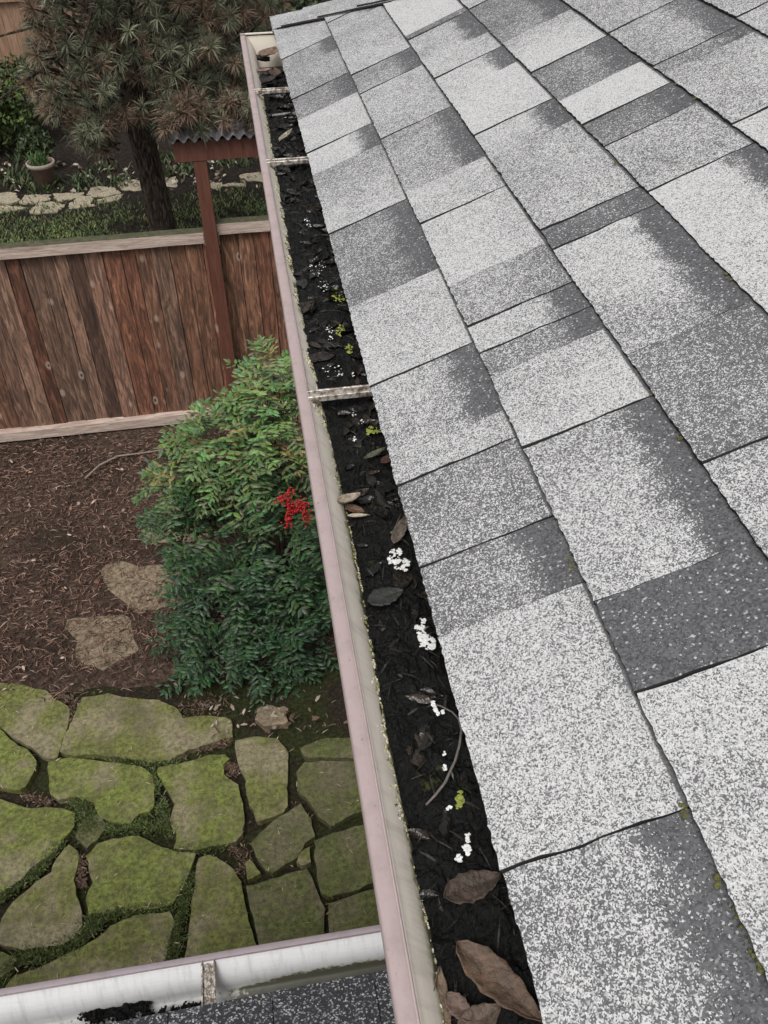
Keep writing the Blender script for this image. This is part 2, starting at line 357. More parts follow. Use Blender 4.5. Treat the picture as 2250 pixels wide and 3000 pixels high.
PATIO = [
 ('tan green flagstone touching the mulch at the left edge, split by a diagonal crack', M_st_mid, [(-160, 40), (0, 65), (90, 80), (185, 100), (215, 130), (285, 175), (275, 240), (232, 368), (200, 372), (150, 345), (60, 290), (0, 245), (-160, 190)]),
 ('bright yellow green mossy flagstone wedge at the left edge above the soil pocket', M_st_moss, [(-160, 230), (0, 262), (60, 312), (150, 380), (148, 410), (100, 488), (78, 503), (0, 492), (-160, 480)]),
 ('widest flagstone, brown on top and mossy below, between mulch and patio', M_st_mid, [(335, 130), (440, 120), (520, 130), (640, 140), (720, 180), (740, 212), (850, 200), (930, 215), (940, 282), (860, 308), (760, 335), (700, 378), (620, 383), (500, 373), (400, 358), (270, 358), (248, 348), (268, 290), (300, 220)]),
 ('mossy green flagstone with rounded lower edge right of the triangular soil pocket', M_st_moss, [(200, 388), (290, 370), (400, 388), (520, 403), (590, 418), (618, 450), (620, 560), (605, 590), (560, 600), (530, 638), (470, 640), (410, 612), (380, 560), (310, 530), (240, 540), (208, 520), (192, 430)]),
 ('brightest green mossy flagstone in the middle of the patio, nearly square', M_st_moss, [(640, 412), (720, 402), (830, 368), (915, 358), (935, 378), (905, 400), (905, 440), (960, 485), (985, 560), (982, 680), (955, 708), (860, 733), (760, 743), (708, 738), (715, 680), (692, 620), (710, 560), (680, 500), (642, 450)]),
 ('tall narrow tilted green flagstone below the berry shrub', M_st_mid, [(955, 305), (1050, 290), (1130, 300), (1168, 350), (1160, 430), (1163, 560), (1148, 588), (1070, 622), (1042, 628), (1012, 560), (988, 450), (958, 350)]),
 ('dark green flagstone with pointed lower tip against the gutter edge', M_st_dark, [(1205, 430), (1232, 395), (1300, 388), (1440, 388), (1560, 400), (1600, 560), (1465, 588), (1400, 618), (1335, 652), (1290, 610), (1242, 530), (1208, 500)]),
 ('shadowy strip of flagstone farthest right below the shrub', M_st_dark, [(1215, 335), (1300, 295), (1440, 290), (1600, 300), (1600, 372), (1300, 373), (1240, 373)]),
 ('greyish purple flagstone with pointed top in the right half of the patio', M_st_dark, [(1015, 718), (1060, 672), (1110, 625), (1218, 560), (1248, 605), (1278, 688), (1230, 716), (1195, 775), (1112, 840), (1085, 828), (1035, 775)]),
 ('tiny flagstone chip wedged between three larger stones on the right', M_st_mid, [(1203, 768), (1226, 742), (1252, 732), (1257, 795), (1218, 810), (1198, 798)]),
 ('reddish green flagstone beside the gutter with square lower corners', M_st_dark, [(1275, 708), (1350, 680), (1480, 645), (1620, 620), (1640, 860), (1500, 880), (1460, 903), (1335, 932), (1305, 922), (1284, 850)]),
 ('plain olive flagstone with straight top edge, second from the main gutter at the bottom', M_st_dark, [(1003, 893), (1100, 868), (1238, 825), (1262, 855), (1287, 930), (1315, 985), (1312, 1080), (1310, 1330), (1085, 1350), (1060, 1140), (1033, 1030), (1008, 960)]),
 ('small olive corner flagstone where the two gutters cross', M_st_dark, [(1332, 968), (1500, 908), (1660, 880), (1660, 1330), (1345, 1330), (1332, 1080)]),
 ('long brown flagstone tapering upward to a blunt point in the lower middle', M_st_mid, [(805, 778), (850, 768), (900, 793), (950, 833), (980, 880), (985, 950), (1005, 1030), (1040, 1130), (1065, 1370), (740, 1390), (752, 1200), (772, 1050), (788, 900), (788, 830)]),
 ('dark mossy flagstone patched with bright green, left of the long brown one', M_st_moss, [(355, 775), (400, 722), (440, 705), (560, 692), (700, 752), (785, 760), (775, 800), (738, 895), (698, 965), (600, 985), (530, 980), (400, 998), (358, 1010), (352, 950), (372, 880), (358, 820)]),
 ('little dark stone sunk in grass between the mossy flagstones', M_st_dark, [(335, 622), (400, 605), (435, 650), (390, 705), (350, 740), (303, 700)]),
 ('olive flagstone with pointed top and round bottom at lower left', M_st_mid, [(272, 730), (318, 758), (308, 850), (298, 880), (322, 950), (330, 1050), (305, 1098), (240, 1127), (100, 1142), (0, 1128), (-50, 1098), (0, 1048), (32, 980), (120, 902), (205, 840), (242, 765)]),
 ('large yellow green flagstone on the left edge with a dark round patch', M_st_moss, [(-220, 520), (0, 548), (100, 573), (240, 578), (300, 593), (298, 650), (258, 698), (218, 758), (150, 798), (90, 855), (30, 903), (0, 925), (-220, 930)]),
 ('broad olive flagstone behind the lower gutter with its strap', M_st_mid, [(425, 1080), (445, 1052), (550, 1013), (685, 995), (697, 1040), (678, 1110), (660, 1200), (640, 1420), (300, 1450), (-60, 1430), (60, 1255), (200, 1205), (330, 1143)]),
 ('small blackish flagstone at the far lower left edge', M_st_dark, [(-90, 1130), (0, 1152), (58, 1182), (38, 1238), (-60, 1300), (-160, 1260)]),
 ('sliver of mossy flagstone left of the greyish purple stone', M_st_mid, [(1012, 785), (1055, 838), (1003, 865), (998, 800)]),
 ('half buried reddish stone under the shrub near fallen leaves', M_st_tan, [(1045, 175), (1100, 160), (1158, 182), (1162, 240), (1065, 243), (1035, 215)]),
]
for lb, mt, pl in PATIO: stone('flagstone', z4(pl), .014, mt, lb, 'flagstone', 'flagstones of the mossy patio')
for lb, pl in (('pointed tan stepping stone in the mulch beside the shrub', [(480, 690), (540, 675), (620, 700), (700, 690), (790, 720), (780, 840), (680, 870), (600, 885), (560, 850), (490, 785), (455, 720)]),
               ('pinkish brown stepping stone in the mulch nearest the patio', [(310, 935), (400, 925), (540, 918), (560, 930), (580, 1010), (600, 1060), (520, 1100), (460, 1135), (380, 1120), (340, 1080), (350, 1020), (300, 970)]),
               ('half hidden stepping stone at the left foot of the shrub, farthest of three', [(635, 530), (720, 512), (900, 515), (920, 560), (800, 585), (660, 578)])):
    stone('stepping_stone', z3(pl), .007, M_st_tan, lb, 'stepping stone', 'stepping stones in the mulch')
FAR = [('pale path stone at the far left edge behind the others', [(-60, 1045), (70, 1040), (110, 1075), (60, 1095), (-60, 1100)]),
 ('thin pale path stone in front of the flower pot', [(108, 1092), (140, 1055), (275, 1050), (255, 1075), (180, 1095)]),
 ('wedge shaped path stone right of the pot', [(300, 1045), (440, 1038), (420, 1065), (310, 1085)]),
 ('largest pale path stone at the lawn edge, nearest the fence', [(170, 1145), (200, 1095), (280, 1090), (340, 1105), (310, 1147)]),
 ('squarish path stone at the lawn edge midway to the trunk', [(370, 1125), (415, 1065), (495, 1060), (495, 1110), (420, 1118)]),
 ('five sided pale path stone left of the pine trunk', [(470, 1050), (505, 1010), (600, 1008), (650, 1045), (560, 1060)]),
 ('narrow sliver of path stone in front of the five sided one', [(525, 1097), (540, 1075), (655, 1050), (640, 1077)]),
 ('path stone touching the left side of the pine trunk', [(635, 995), (690, 970), (770, 975), (775, 1030), (660, 1022)]),
 ('low path stone fading into lawn at the far left', [(-60, 1118), (60, 1108), (140, 1120), (0, 1147)]),
 ('path stone just right of the pine trunk', [(880, 960), (955, 955), (945, 1005), (890, 1002)]),
 ('path stone just right of the red post', [(1085, 975), (1200, 985), (1180, 1015), (1095, 1017)]),
 ('long thin path stone under the gate beam', [(1190, 1002), (1270, 985), (1330, 988), (1325, 1002)]),
 ('path stone behind the upper end of the main gutter', [(1300, 940), (1470, 928), (1480, 985), (1330, 970)])]
for lb, pl in FAR: stone('path_stone', z1(pl), .010, M_st_far, lb, 'path stone', 'pale stones of the path behind the fence', z=G, jit=.02)

# ---------------------------------------------------------------- blades, needles and litter
def strips(name, items, mat, kind='stuff', label=None, cat=None, group=None, parent=None):
    """items: (base, tip, width, colour) -> one thin bent leaf each"""
    vs = []; fs = []; cs = []
    for b, t, wd, c in items:
        d = t-b; s_ = d.cross(Vector((rnd.uniform(-1, 1), rnd.uniform(-1, 1), rnd.uniform(-.3, 1)))); s_ = s_.normalized()*wd*.5 if s_.length > 1e-6 else Vector((wd/2, 0, 0))
        k = len(vs); mid = (b+t)/2+Vector((0, 0, d.length*.08))
        vs += [b-s_*.6, b+s_*.6, mid+s_, t, mid-s_]; fs += [(k, k+1, k+2, k+4), (k+4, k+2, k+3)]; cs += [c]*5
    o = pymesh(name, vs, fs, mat, parent, cs)
    if kind: o['kind'] = kind
    if label: tag(o, label, cat, group)
    return o
def mixc(a, b, t): return tuple(a[i]*(1-t)+b[i]*t for i in range(3))
it = []
while len(it) < 27000:
    x = rnd.uniform(-3.2, .9); y = rnd.uniform(3.72, 6.55)
    if y < 3.95 and rnd.random() < .5: continue
    n_ = noise.noise(Vector((x*1.3, y*1.3, 5)))
    if n_ < -.18 and rnd.random() < .55: continue
    a = rnd.uniform(0, 6.28); L = rnd.uniform(.02, .075); z = G+.008+rnd.uniform(0, .02)
    b = Vector((x, y, z)); t = b+Vector((math.cos(a)*L, math.sin(a)*L, rnd.uniform(-.006, .014)))
    c = mixc((.050, .028, .020), (.30, .185, .14), rnd.random()**1.5)
    if rnd.random() < .05: c = (.34, .26, .20)
    it.append((b, t, rnd.uniform(.003, .008), c))
strips('mulch', it, M_mulch, 'stuff', 'reddish brown bark and pine needle mulch between fence and patio', 'mulch')
# lawn beyond the fence
it = []
while len(it) < 46000:
    x = rnd.uniform(-4.4, 1.8); y = rnd.uniform(6.85, 11.9)
    n_ = noise.noise(Vector((x*1.1, y*1.1, 1)))+.6*noise.noise(Vector((x*3, y*3, 4)))
    if n_ < -.22 and rnd.random() < .7: continue
    if y > 10.95 and rnd.random() < .1+(y-10.95)*.9: continue
    b = Vector((x, y, G+.005)); h = rnd.uniform(.02, .06)
    t = b+Vector((rnd.uniform(-.04, .04), rnd.uniform(-.04, .04), h))
    g_ = max(0, min(1, .45+n_*.9+rnd.uniform(-.35, .35)))
    it.append((b, t, rnd.uniform(.008, .018), mixc((.035, .055, .022), (.15, .20, .065), g_) if rnd.random() > .08 else (.16, .13, .06)))
strips('grass', it, M_grass, 'stuff', 'patchy green lawn with moss behind the wooden fence', 'grass')
# moss and grass tufts in the joints of the patio
it = []
def tuftline(pl, n, wd, c0, c1, L=.024):
    P = [onz(x, y, G+.0) for x, y in z4(pl)]
    for _ in range(n):
        i = rnd.randrange(len(P)-1); t = rnd.random(); p = P[i].lerp(P[i+1], t)+Vector((rnd.gauss(0, wd*.85), rnd.gauss(0, wd*.85), 0))
        q = p+Vector((rnd.uniform(-.03, .03), rnd.uniform(-.03, .03), rnd.uniform(.4, 1)*L))
        it.append((p, q, rnd.uniform(.004, .008), mixc(c0, c1, rnd.random())))
D0, D1 = (.022, .034, .010), (.115, .15, .04)
for pl, n, wd in (([(310, 560), (370, 610), (340, 700)], 1500, .03), ([(350, 640), (450, 660), (560, 650), (690, 660)], 1700, .026), ([(650, 560), (690, 700)], 600, .02),
                  ([(250, 720), (150, 840), (40, 920), (-40, 960)], 1500, .018), ([(60, 1190), (200, 1170), (320, 1120), (400, 1040)], 2000, .026), ([(360, 1030), (520, 1000), (700, 975)], 1100, .014),
                  ([(770, 860), (745, 960), (710, 1100), (690, 1200)], 1700, .02), ([(0, 1290), (50, 1200)], 300, .02), ([(620, 420), (640, 520)], 300, .015), ([(450, 390), (600, 400), (720, 400)], 350, .01), ([(720, 750), (900, 740)], 300, .012)):
    tuftline(pl, n, wd, D0, D1)
for pl, n, wd in (([(700, 360), (860, 330), (930, 310)], 220, .02), ([(200, 110), (300, 150), (260, 330)], 350, .018), ([(930, 740), (1000, 760), (970, 860)], 200, .02), ([(330, 780), (330, 900)], 250, .015), ([(920, 400), (950, 440)], 160, .018), ([(100, 530), (220, 560)], 200, .012), ([(750, 170), (900, 160)], 350, .05)):
    tuftline(pl, n, wd, (.05, .03, .02), (.20, .13, .09), .015)
strips('moss_and_grass', it, M_grass, 'stuff', 'green moss and short grass growing in the joints between the patio flagstones', 'grass')
# scattered bits: needles and leaf flecks
it = []
for _ in range(520):
    x, y = rnd.uniform(0, 1150), rnd.uniform(2010, 2880); p = onz(x, y, G+.022); a = rnd.uniform(0, 6.28); L = rnd.uniform(.008, .04)
    it.append((p, p+Vector((math.cos(a)*L, math.sin(a)*L, .003)), rnd.uniform(.002, .006), mixc((.16, .10, .05), (.50, .42, .28), rnd.random())))
for _ in range(70):
    x, y = rnd.uniform(0, 700), rnd.uniform(1350, 2050); p = onz(x, y, G+.035); a = rnd.uniform(0, 6.28); L = rnd.uniform(.02, .05)
    it.append((p, p+Vector((math.cos(a)*L, math.sin(a)*L, .004)), rnd.uniform(.012, .03), mixc((.25, .12, .07), (.55, .45, .38), rnd.random())))
for _ in range(60):
    x, y = rnd.uniform(600, 1010), rnd.uniform(2040, 2150); p = onz(x, y, G+.035); a = rnd.uniform(0, 6.28); L = rnd.uniform(.02, .06)
    it.append((p, p+Vector((math.cos(a)*L, math.sin(a)*L, .01)), rnd.uniform(.01, .03), mixc((.1, .06, .04), (.5, .42, .35), rnd.random()**2)))
for _ in range(260):
    x, y = rnd.uniform(0, 770), rnd.uniform(470, 560); p = onz(x, y, G+.03); a = rnd.uniform(0, 6.28); L = rnd.uniform(.03, .09)
    it.append((p, p+Vector((math.cos(a)*L, math.sin(a)*L, .02)), rnd.uniform(.02, .04), mixc((.12, .07, .05), (.5, .45, .40), rnd.random()**2)))
strips('leaf_litter', it, M_mulch, 'stuff', 'small pale needles and leaf flecks strewn over patio, mulch and bed', 'leaf litter')
# fallen branch in the mulch
bm = bmesh.new(); tube(bm, [onz(x*.66305, 1200+y*.66305, G+.03) for x, y in ((375, 305), (440, 245), (520, 205), (640, 190), (800, 165))], [.009, .008, .007, .005, .003], 6)
tag(obj('fallen_branch', bm, plain('pale dry branch', (.32, .25, .20), .8, 60, .3)), 'thin pale bent branch lying on the mulch near the fence', 'branch')

# ================================================================ fence
FY = 6.6
def fence(x0, x1, ztop, zbot, label, seed):
    r2 = random.Random(seed); t = thing('wooden_fence', label, 'fence', (x0, FY, G))
    vs = []; fs = []; cs = []; x = x0; i = 0
    while x < x1:
        wd = r2.choice((.105, .12, .135, .14)); x2 = min(x+wd, x1); dy = r2.uniform(0, .014); g_ = .0025
        b = r2.choice((.6, .8, .95, 1.05, 1.2, 1.45)); tint = r2.choice(((1, .94, .88), (1.12, .9, .8), (.92, 1.0, 1.03), (1.06, .98, .88), (.97, 1, 1.03))); c = tuple(b*q for q in tint)
        k = len(vs); off = r2.uniform(-.004, .004)
        NZ = 12
        for j in range(NZ+1):
            z = zbot+(ztop-zbot)*j/NZ; cu = .004*math.sin(j*.7+i)
            for xx, yy in ((x+g_, FY+.03+dy), (x2-g_, FY+.03+dy), (x2-g_, FY+.05+dy), (x+g_, FY+.05+dy)): vs.append((xx+cu*.3, yy+cu, z)); cs.append(c)
        for j in range(NZ):
            for q in range(4): a = k+j*4+q; a2 = k+j*4+(q+1) % 4; fs.append((a, a2, a2+4, a+4))
        x = x2; i += 1
    local(pymesh('boards', vs, fs, M_board, None, cs), t)
    bm = bmesh.new(); box(bm, (x0, FY+.056, zbot), (x1, FY+.066, ztop)); local(obj('backing_boards', bm, M_edge), t)
    bm = bmesh.new(); n = 24
    for nm, z0, z1_, y0, y1 in (('top_rail', ztop-.02, ztop+.065, FY-.012, FY+.085), ('bottom_rail', zbot-.075, zbot+.01, FY-.03, FY+.075)):
        bm = bmesh.new(); vv = []
        for i in range(n+1):
            xx = x0+(x1-x0)*i/n; wv = .004*noise.noise(Vector((xx*3, z0, 0)))
            vv.append([bm.verts.new((xx, y, z+wv)) for y, z in ((y0, z0), (y1, z0), (y1, z1_), (y0, z1_))])
        for i in range(n):
            for q in range(4):
                f = bm.faces.new((vv[i][q], vv[i+1][q], vv[i+1][(q+1) % 4], vv[i][(q+1) % 4]))
                if q == 2: f.material_index = 1
        bm.faces.new(vv[0][::-1]); bm.faces.new(vv[-1]); bmesh.ops.recalc_face_normals(bm, faces=bm.faces)
        local(obj(nm, bm, [M_rail, M_railtop if nm == 'top_rail' else M_rail]), t)
    return t
PX0, PX1 = -.378, -.285
fl = fence(-4.2, PX0-.004, -2.255, -3.80, 'weathered brown plank fence left of the red post with pale top rail', 5)
fr = fence(PX1+.004, 2.4, -2.20, -3.80, 'darker plank fence section right of the red post, mostly behind the gutter', 11)
for t_, xx in ((fl, PX0-.009), (fr, PX1+.009)):
    bm = bmesh.new(); box(bm, (xx-.004, FY-.018, -2.29), (xx+.004, FY-.0125, -2.19)); local(obj('metal_bracket', bm, M_hanger), t_)

# red timber gate arbour: post, beam and corrugated roof
ar = thing('garden_arbor', 'red brown timber post and beam with corrugated roof sheet rising above the fence', 'arbor', (PX0, FY, G))
for x0 in (PX0, 1.15):
    bm = bmesh.new(); box(bm, (x0, FY-.07, G-.05), (x0+.095, FY+.025, -1.645)); local(bevel(obj('post', bm, M_post)), ar)
bm = bmesh.new(); box(bm, (-.50, FY-.075, -1.642), (1.5, FY+.03, -1.50)); local(bevel(obj('beam', bm, M_post)), ar)
vs = []; fs = []; n = 180
for i in range(n+1):
    x = -.52+2.1*i/n; h = .018*math.cos(x*2*math.pi/.076)
    vs += [(x, FY-.13, -1.475+h), (x, FY+.26, -1.42+h), (x, FY+.26, -1.423+h), (x, FY-.13, -1.478+h)]
for i in range(n):
    for q in range(4): a = i*4+q; b = i*4+(q+1) % 4; fs.append((a, b, b+4, a+4))
local(pymesh('corrugated_roof', vs, fs, M_corr, None), ar)

# far tan fence
bf = thing('wooden_fence', 'tan plank fence far behind the pine in the top left corner', 'fence', (-5, 16.5, G))
vs = []; fs = []
for i in range(26):
    x = -5.6+i*.15; k = len(vs); z1_ = -2.45
    for xx, yy in ((x, 16.5), (x+.145, 16.5), (x+.145, 16.52), (x, 16.52)): vs += [(xx, yy, G), (xx, yy, z1_)]
    for q in range(4): a = k+q*2; b = k+((q+1) % 4)*2; fs.append((a, b, b+1, a+1))
local(pymesh('boards', vs, fs, M_backboard), bf)
bm = bmesh.new(); box(bm, (-5.6, 16.44, -2.5), (-1.7, 16.56, -2.40)); local(obj('top_rail', bm, M_backboard), bf)

# ================================================================ flower pot
pp = onz(136, 545, G); t = thing('flower_pot', 'round terracotta flower pot with pale rim and sprigs, beside the far path', 'flower pot', pp)
bm = bmesh.new(); prof = [(.09, 0), (.11, .02), (.155, .26), (.175, .27), (.185, .32), (.165, .322), (.155, .28), (.02, .275)]
N = 32; rg = [[bm.verts.new((r*math.cos(2*math.pi*k/N), r*math.sin(2*math.pi*k/N), z)) for k in range(N)] for r, z in prof]
for i in range(len(rg)-1):
    for k in range(N):
        f = bm.faces.new((rg[i][k], rg[i][(k+1) % N], rg[i+1][(k+1) % N], rg[i+1][k])); f.material_index = 1 if i >= 6 else (2 if i in (3, 4) else 0)
f = bm.faces.new(rg[-1]); f.material_index = 1
M_rim = plain('pale pot rim', (.36, .30, .25), .8, 14, .3)
o = obj('pot', bm, [M_terra, M_soil, M_rim], t, True)
it = []
for _ in range(90):
    a = rnd.uniform(0, 6.28); b = Vector((rnd.gauss(0, .05), rnd.gauss(0, .05), .28)); L = rnd.uniform(.06, .22)
    it.append((b, b+Vector((math.cos(a)*L*.5, math.sin(a)*L*.5, L)), .02, mixc((.03, .06, .02), (.09, .16, .05), rnd.random())))
strips('foliage', it, M_foliage, None, parent=t)

# ================================================================ pine tree
def pine():
    base = Vector((-.88, 8.5, G)); t = thing('pine_tree', 'large pine tree with long needled tufts and dark furrowed trunk behind the fence', 'tree', base)
    bm = bmesh.new(); pts = []; rad = []
    for i in range(15):
        z = G-.1+i*.42; pts.append((base.x+.02-.004*i+.02*math.sin(i*.9), base.y+.03*math.sin(i*.6), z)); rad.append(.135-.0045*i+(.05 if i == 0 else 0))
    tube(bm, pts, rad, 22)
    for v in bm.verts: v.co += Vector((v.co.x-base.x, v.co.y-base.y, 0)).normalized()*.018*noise.noise(Vector((v.co.x*14, v.co.y*14, v.co.z*2)))
    local(obj('trunk', bm, M_bark, None, True), t)
    # tuft centres in the crown's volume
    poly = [(85, 0), (95, 120), (80, 230), (105, 320), (180, 350), (215, 400), (300, 470), (345, 410), (330, 350), (400, 355), (470, 395), (545, 375), (620, 385), (700, 350), (770, 370), (830, 380), (830, -40), (85, -40)]
    def inside(x, y):
        c = False; j = len(poly)-1
        for i in range(len(poly)):
            xi, yi = poly[i]; xj, yj = poly[j]
            if (yi > y) != (yj > y) and x < (xj-xi)*(y-yi)/(yj-yi)+xi: c = not c
            j = i
        return c
    cen = []
    while len(cen) < 1750:
        x = rnd.uniform(70, 830); y = rnd.uniform(-260, 475)
        if y > 0 and not inside(x, y): continue
        Y = rnd.uniform(7.2, 10.6)
        if y > 330: Y = rnd.uniform(7.3, 8.3)
        p = ony(x, y, Y)
        if p.z > 1.6 or p.z < -2.7: continue
        cen.append(p)
    for _ in range(150):                                   # boughs hanging over the arbour roof
        cen.append(ony(rnd.uniform(470, 840), rnd.uniform(290, 386), rnd.uniform(6.45, 6.95)))
    for _ in range(450):                                   # crown above and beside the photo's frame
        a = rnd.uniform(0, 6.28); r = rnd.uniform(.4, 2.0); z = rnd.uniform(-.6, 2.6)
        cen.append(Vector((base.x+.2+r*math.cos(a), base.y+.3+r*math.sin(a), z)))
    items = []
    bmb = bmesh.new()
    for i, c in enumerate(cen):
        axis = Vector((c.x-base.x, c.y-base.y, .25)); axis = (axis.normalized()+Vector((rnd.uniform(-.5, .5), rnd.uniform(-.9, .1), rnd.uniform(-.1, .6)))).normalized()
        nz = noise.noise(c*1.6); k = rnd.random()
        brown = rnd.random() < (.16 if nz < .12 else .45) or (1750 <= i < 1900 and rnd.random() < .55) or (c.x < -1.25 and rnd.random() < .35)
        shade = .45+.75*rnd.random()
        for _ in range(56 if i < 1900 else 18):
            d = Vector((rnd.gauss(0, 1), rnd.gauss(0, 1), rnd.gauss(0, 1))).normalized(); d = (d+axis*.75).normalized()
            L = rnd.uniform(.07, .13)
            col = mixc((.11, .075, .05), (.27, .18, .12), rnd.random()) if brown else mixc((.075, .085, .050), (.34, .35, .225), rnd.random()*k+.1)
            items.append((c+d*.008, c+d*L-Vector((0, 0, L*.1)), (.0047), tuple(q*shade for q in col)))
        tube(bmb, [c, c-axis*rnd.uniform(.1, .25)-Vector((0, 0, .02))], [.006, .01], 4, False)
    o = strips('crown', items, M_needle, None); local(o, t)
    for i in range(26):
        z = rnd.uniform(-2.1, 1.5); a = rnd.uniform(0, 6.28); L = rnd.uniform(.8, 1.7); b0 = Vector((base.x-.05, base.y, z))
        tube(bmb, [b0, b0+Vector((math.cos(a)*L*.5, math.sin(a)*L*.5, .08)), b0+Vector((math.cos(a)*L, math.sin(a)*L, -.05))], [.03, .02, .008], 6, False)
    # bare dead twigs hanging over the arbour
    for x, y, x2, y2 in ((680, 330, 690, 470), (700, 350, 716, 435), (645, 350, 600, 352), (365, 355, 340, 400), (200, 400, 240, 470), (190, 420, 230, 455)):
        a = ony(x, y, 7.4); b = ony(x2, y2, 7.2); tube(bmb, [a, (a+b)/2+Vector((.02, 0, .01)), b], [.006, .005, .003], 5, False)
    local(obj('branches', bmb, M_bark), t)
pine()

# leafy shrubs behind: broad cloud of small leaves
def leaf_cloud(blobs, n, size, c0, c1, out=.6):
    vs = []; fs = []; cs = []
    tot = sum(b[1]*b[2]*b[3] for b in blobs)
    for (c, rx, ry, rz) in blobs:
        for _ in range(int(n*rx*ry*rz/tot)):
            d = Vector((rnd.gauss(0, 1), rnd.gauss(0, 1), rnd.gauss(0, 1))).normalized(); r = 1-abs(rnd.gauss(0, .22))
            lump = 1+.25*noise.noise(d*2.5+c)
            p = c+Vector((d.x*rx, d.y*ry, d.z*rz))*r*lump
            if p.z < G+.02: continue
            a = (d*out+Vector((rnd.uniform(-1, 1), rnd.uniform(-1, 1), rnd.uniform(-1, 1)))).normalized(); b = a.orthogonal().normalized()
            b.rotate(Matrix.Rotation(rnd.uniform(0, 6.28), 3, a)); e = a.cross(b); s_ = size*rnd.uniform(.6, 1.3); k = len(vs)
            vs += [p-b*s_, p+e*s_*.45, p+b*s_, p-e*s_*.45]; fs.append((k, k+1, k+2, k+3)); cs += [mixc(c0, c1, rnd.random()**1.5)]*4
    return vs, fs, cs
def shrub(name, label, cat, blobs, n, size, c0, c1, base, group=None):
    t = thing(name, label, cat, base, group); vs, fs, cs = leaf_cloud(blobs, n, size, c0, c1)
    local(pymesh('foliage', vs, fs, M_foliage, None, cs), t)
    bm = bmesh.new()
    for (c, rx, ry, rz) in blobs:
        for k in range(4):
            b = Vector(base)+Vector((rnd.uniform(-.15, .15), rnd.uniform(-.15, .15), 0)); tube(bm, [b, (b+c)/2+Vector((rnd.uniform(-.1, .1), 0, 0)), c+Vector((rnd.uniform(-.3, .3)*rx, rnd.uniform(-.3, .3)*ry, .3*rz))], [.025, .018, .006], 5, False)
    local(obj('stem', bm, M_stem), t)
shrub('shrub', 'dark leafy shrub at the left edge between pot and tan fence', 'shrub',
      [(Vector((-3.75, 14.0, -3.35)), .85, .6, .55), (Vector((-3.2, 14.4, -3.3)), .6, .6, .5), (Vector((-4.3, 13.6, -3.3)), .8, .6, .7)], 9000, .045, (.012, .018, .008), (.10, .15, .03), (-3.7, 14.0, G))
shrub('shrub', 'small green leafy plant standing just behind the flower pot', 'shrub',
      [(ony(105, 425, 13.0), .25, .2, .22)], 900, .04, (.016, .026, .008), (.045, .065, .018), onz(105, 470, G))
shrub('hedge', 'tall dark evergreen hedge filling the background behind the pine', 'hedge',
      [(Vector((-1.6+i*1.1, 15.8+.3*math.sin(i*2), -2.9)), .85, .6, 1.1) for i in range(5)]+[(Vector((-5.6+i*1.15, 18.2, -2.2)), .9, .6, 1.6) for i in range(8)], 26000, .06, (.010, .015, .008), (.06, .085, .03), (0, 16.2, G))
it = []
for cx_, cy_ in ((120, 560), (60, 540), (240, 540), (300, 500), (350, 540), (500, 470), (560, 500), (480, 520), (640, 470), (700, 480), (60, 470), (30, 520), (230, 545)):
    p = onz(cx_, cy_, G)
    for _ in range(60):
        a = rnd.uniform(0, 6.28); b = p+Vector((rnd.gauss(0, .12), rnd.gauss(0, .12), 0)); L = rnd.uniform(.05, .2)
        it.append((b, b+Vector((math.cos(a)*L*.6, math.sin(a)*L*.6, L*.7)), .025, mixc((.012, .025, .008), (.07, .10, .035), rnd.random())))
strips('ground_cover', it, M_foliage, 'stuff', 'low green ground cover plants around the far path and pot', 'ground cover')

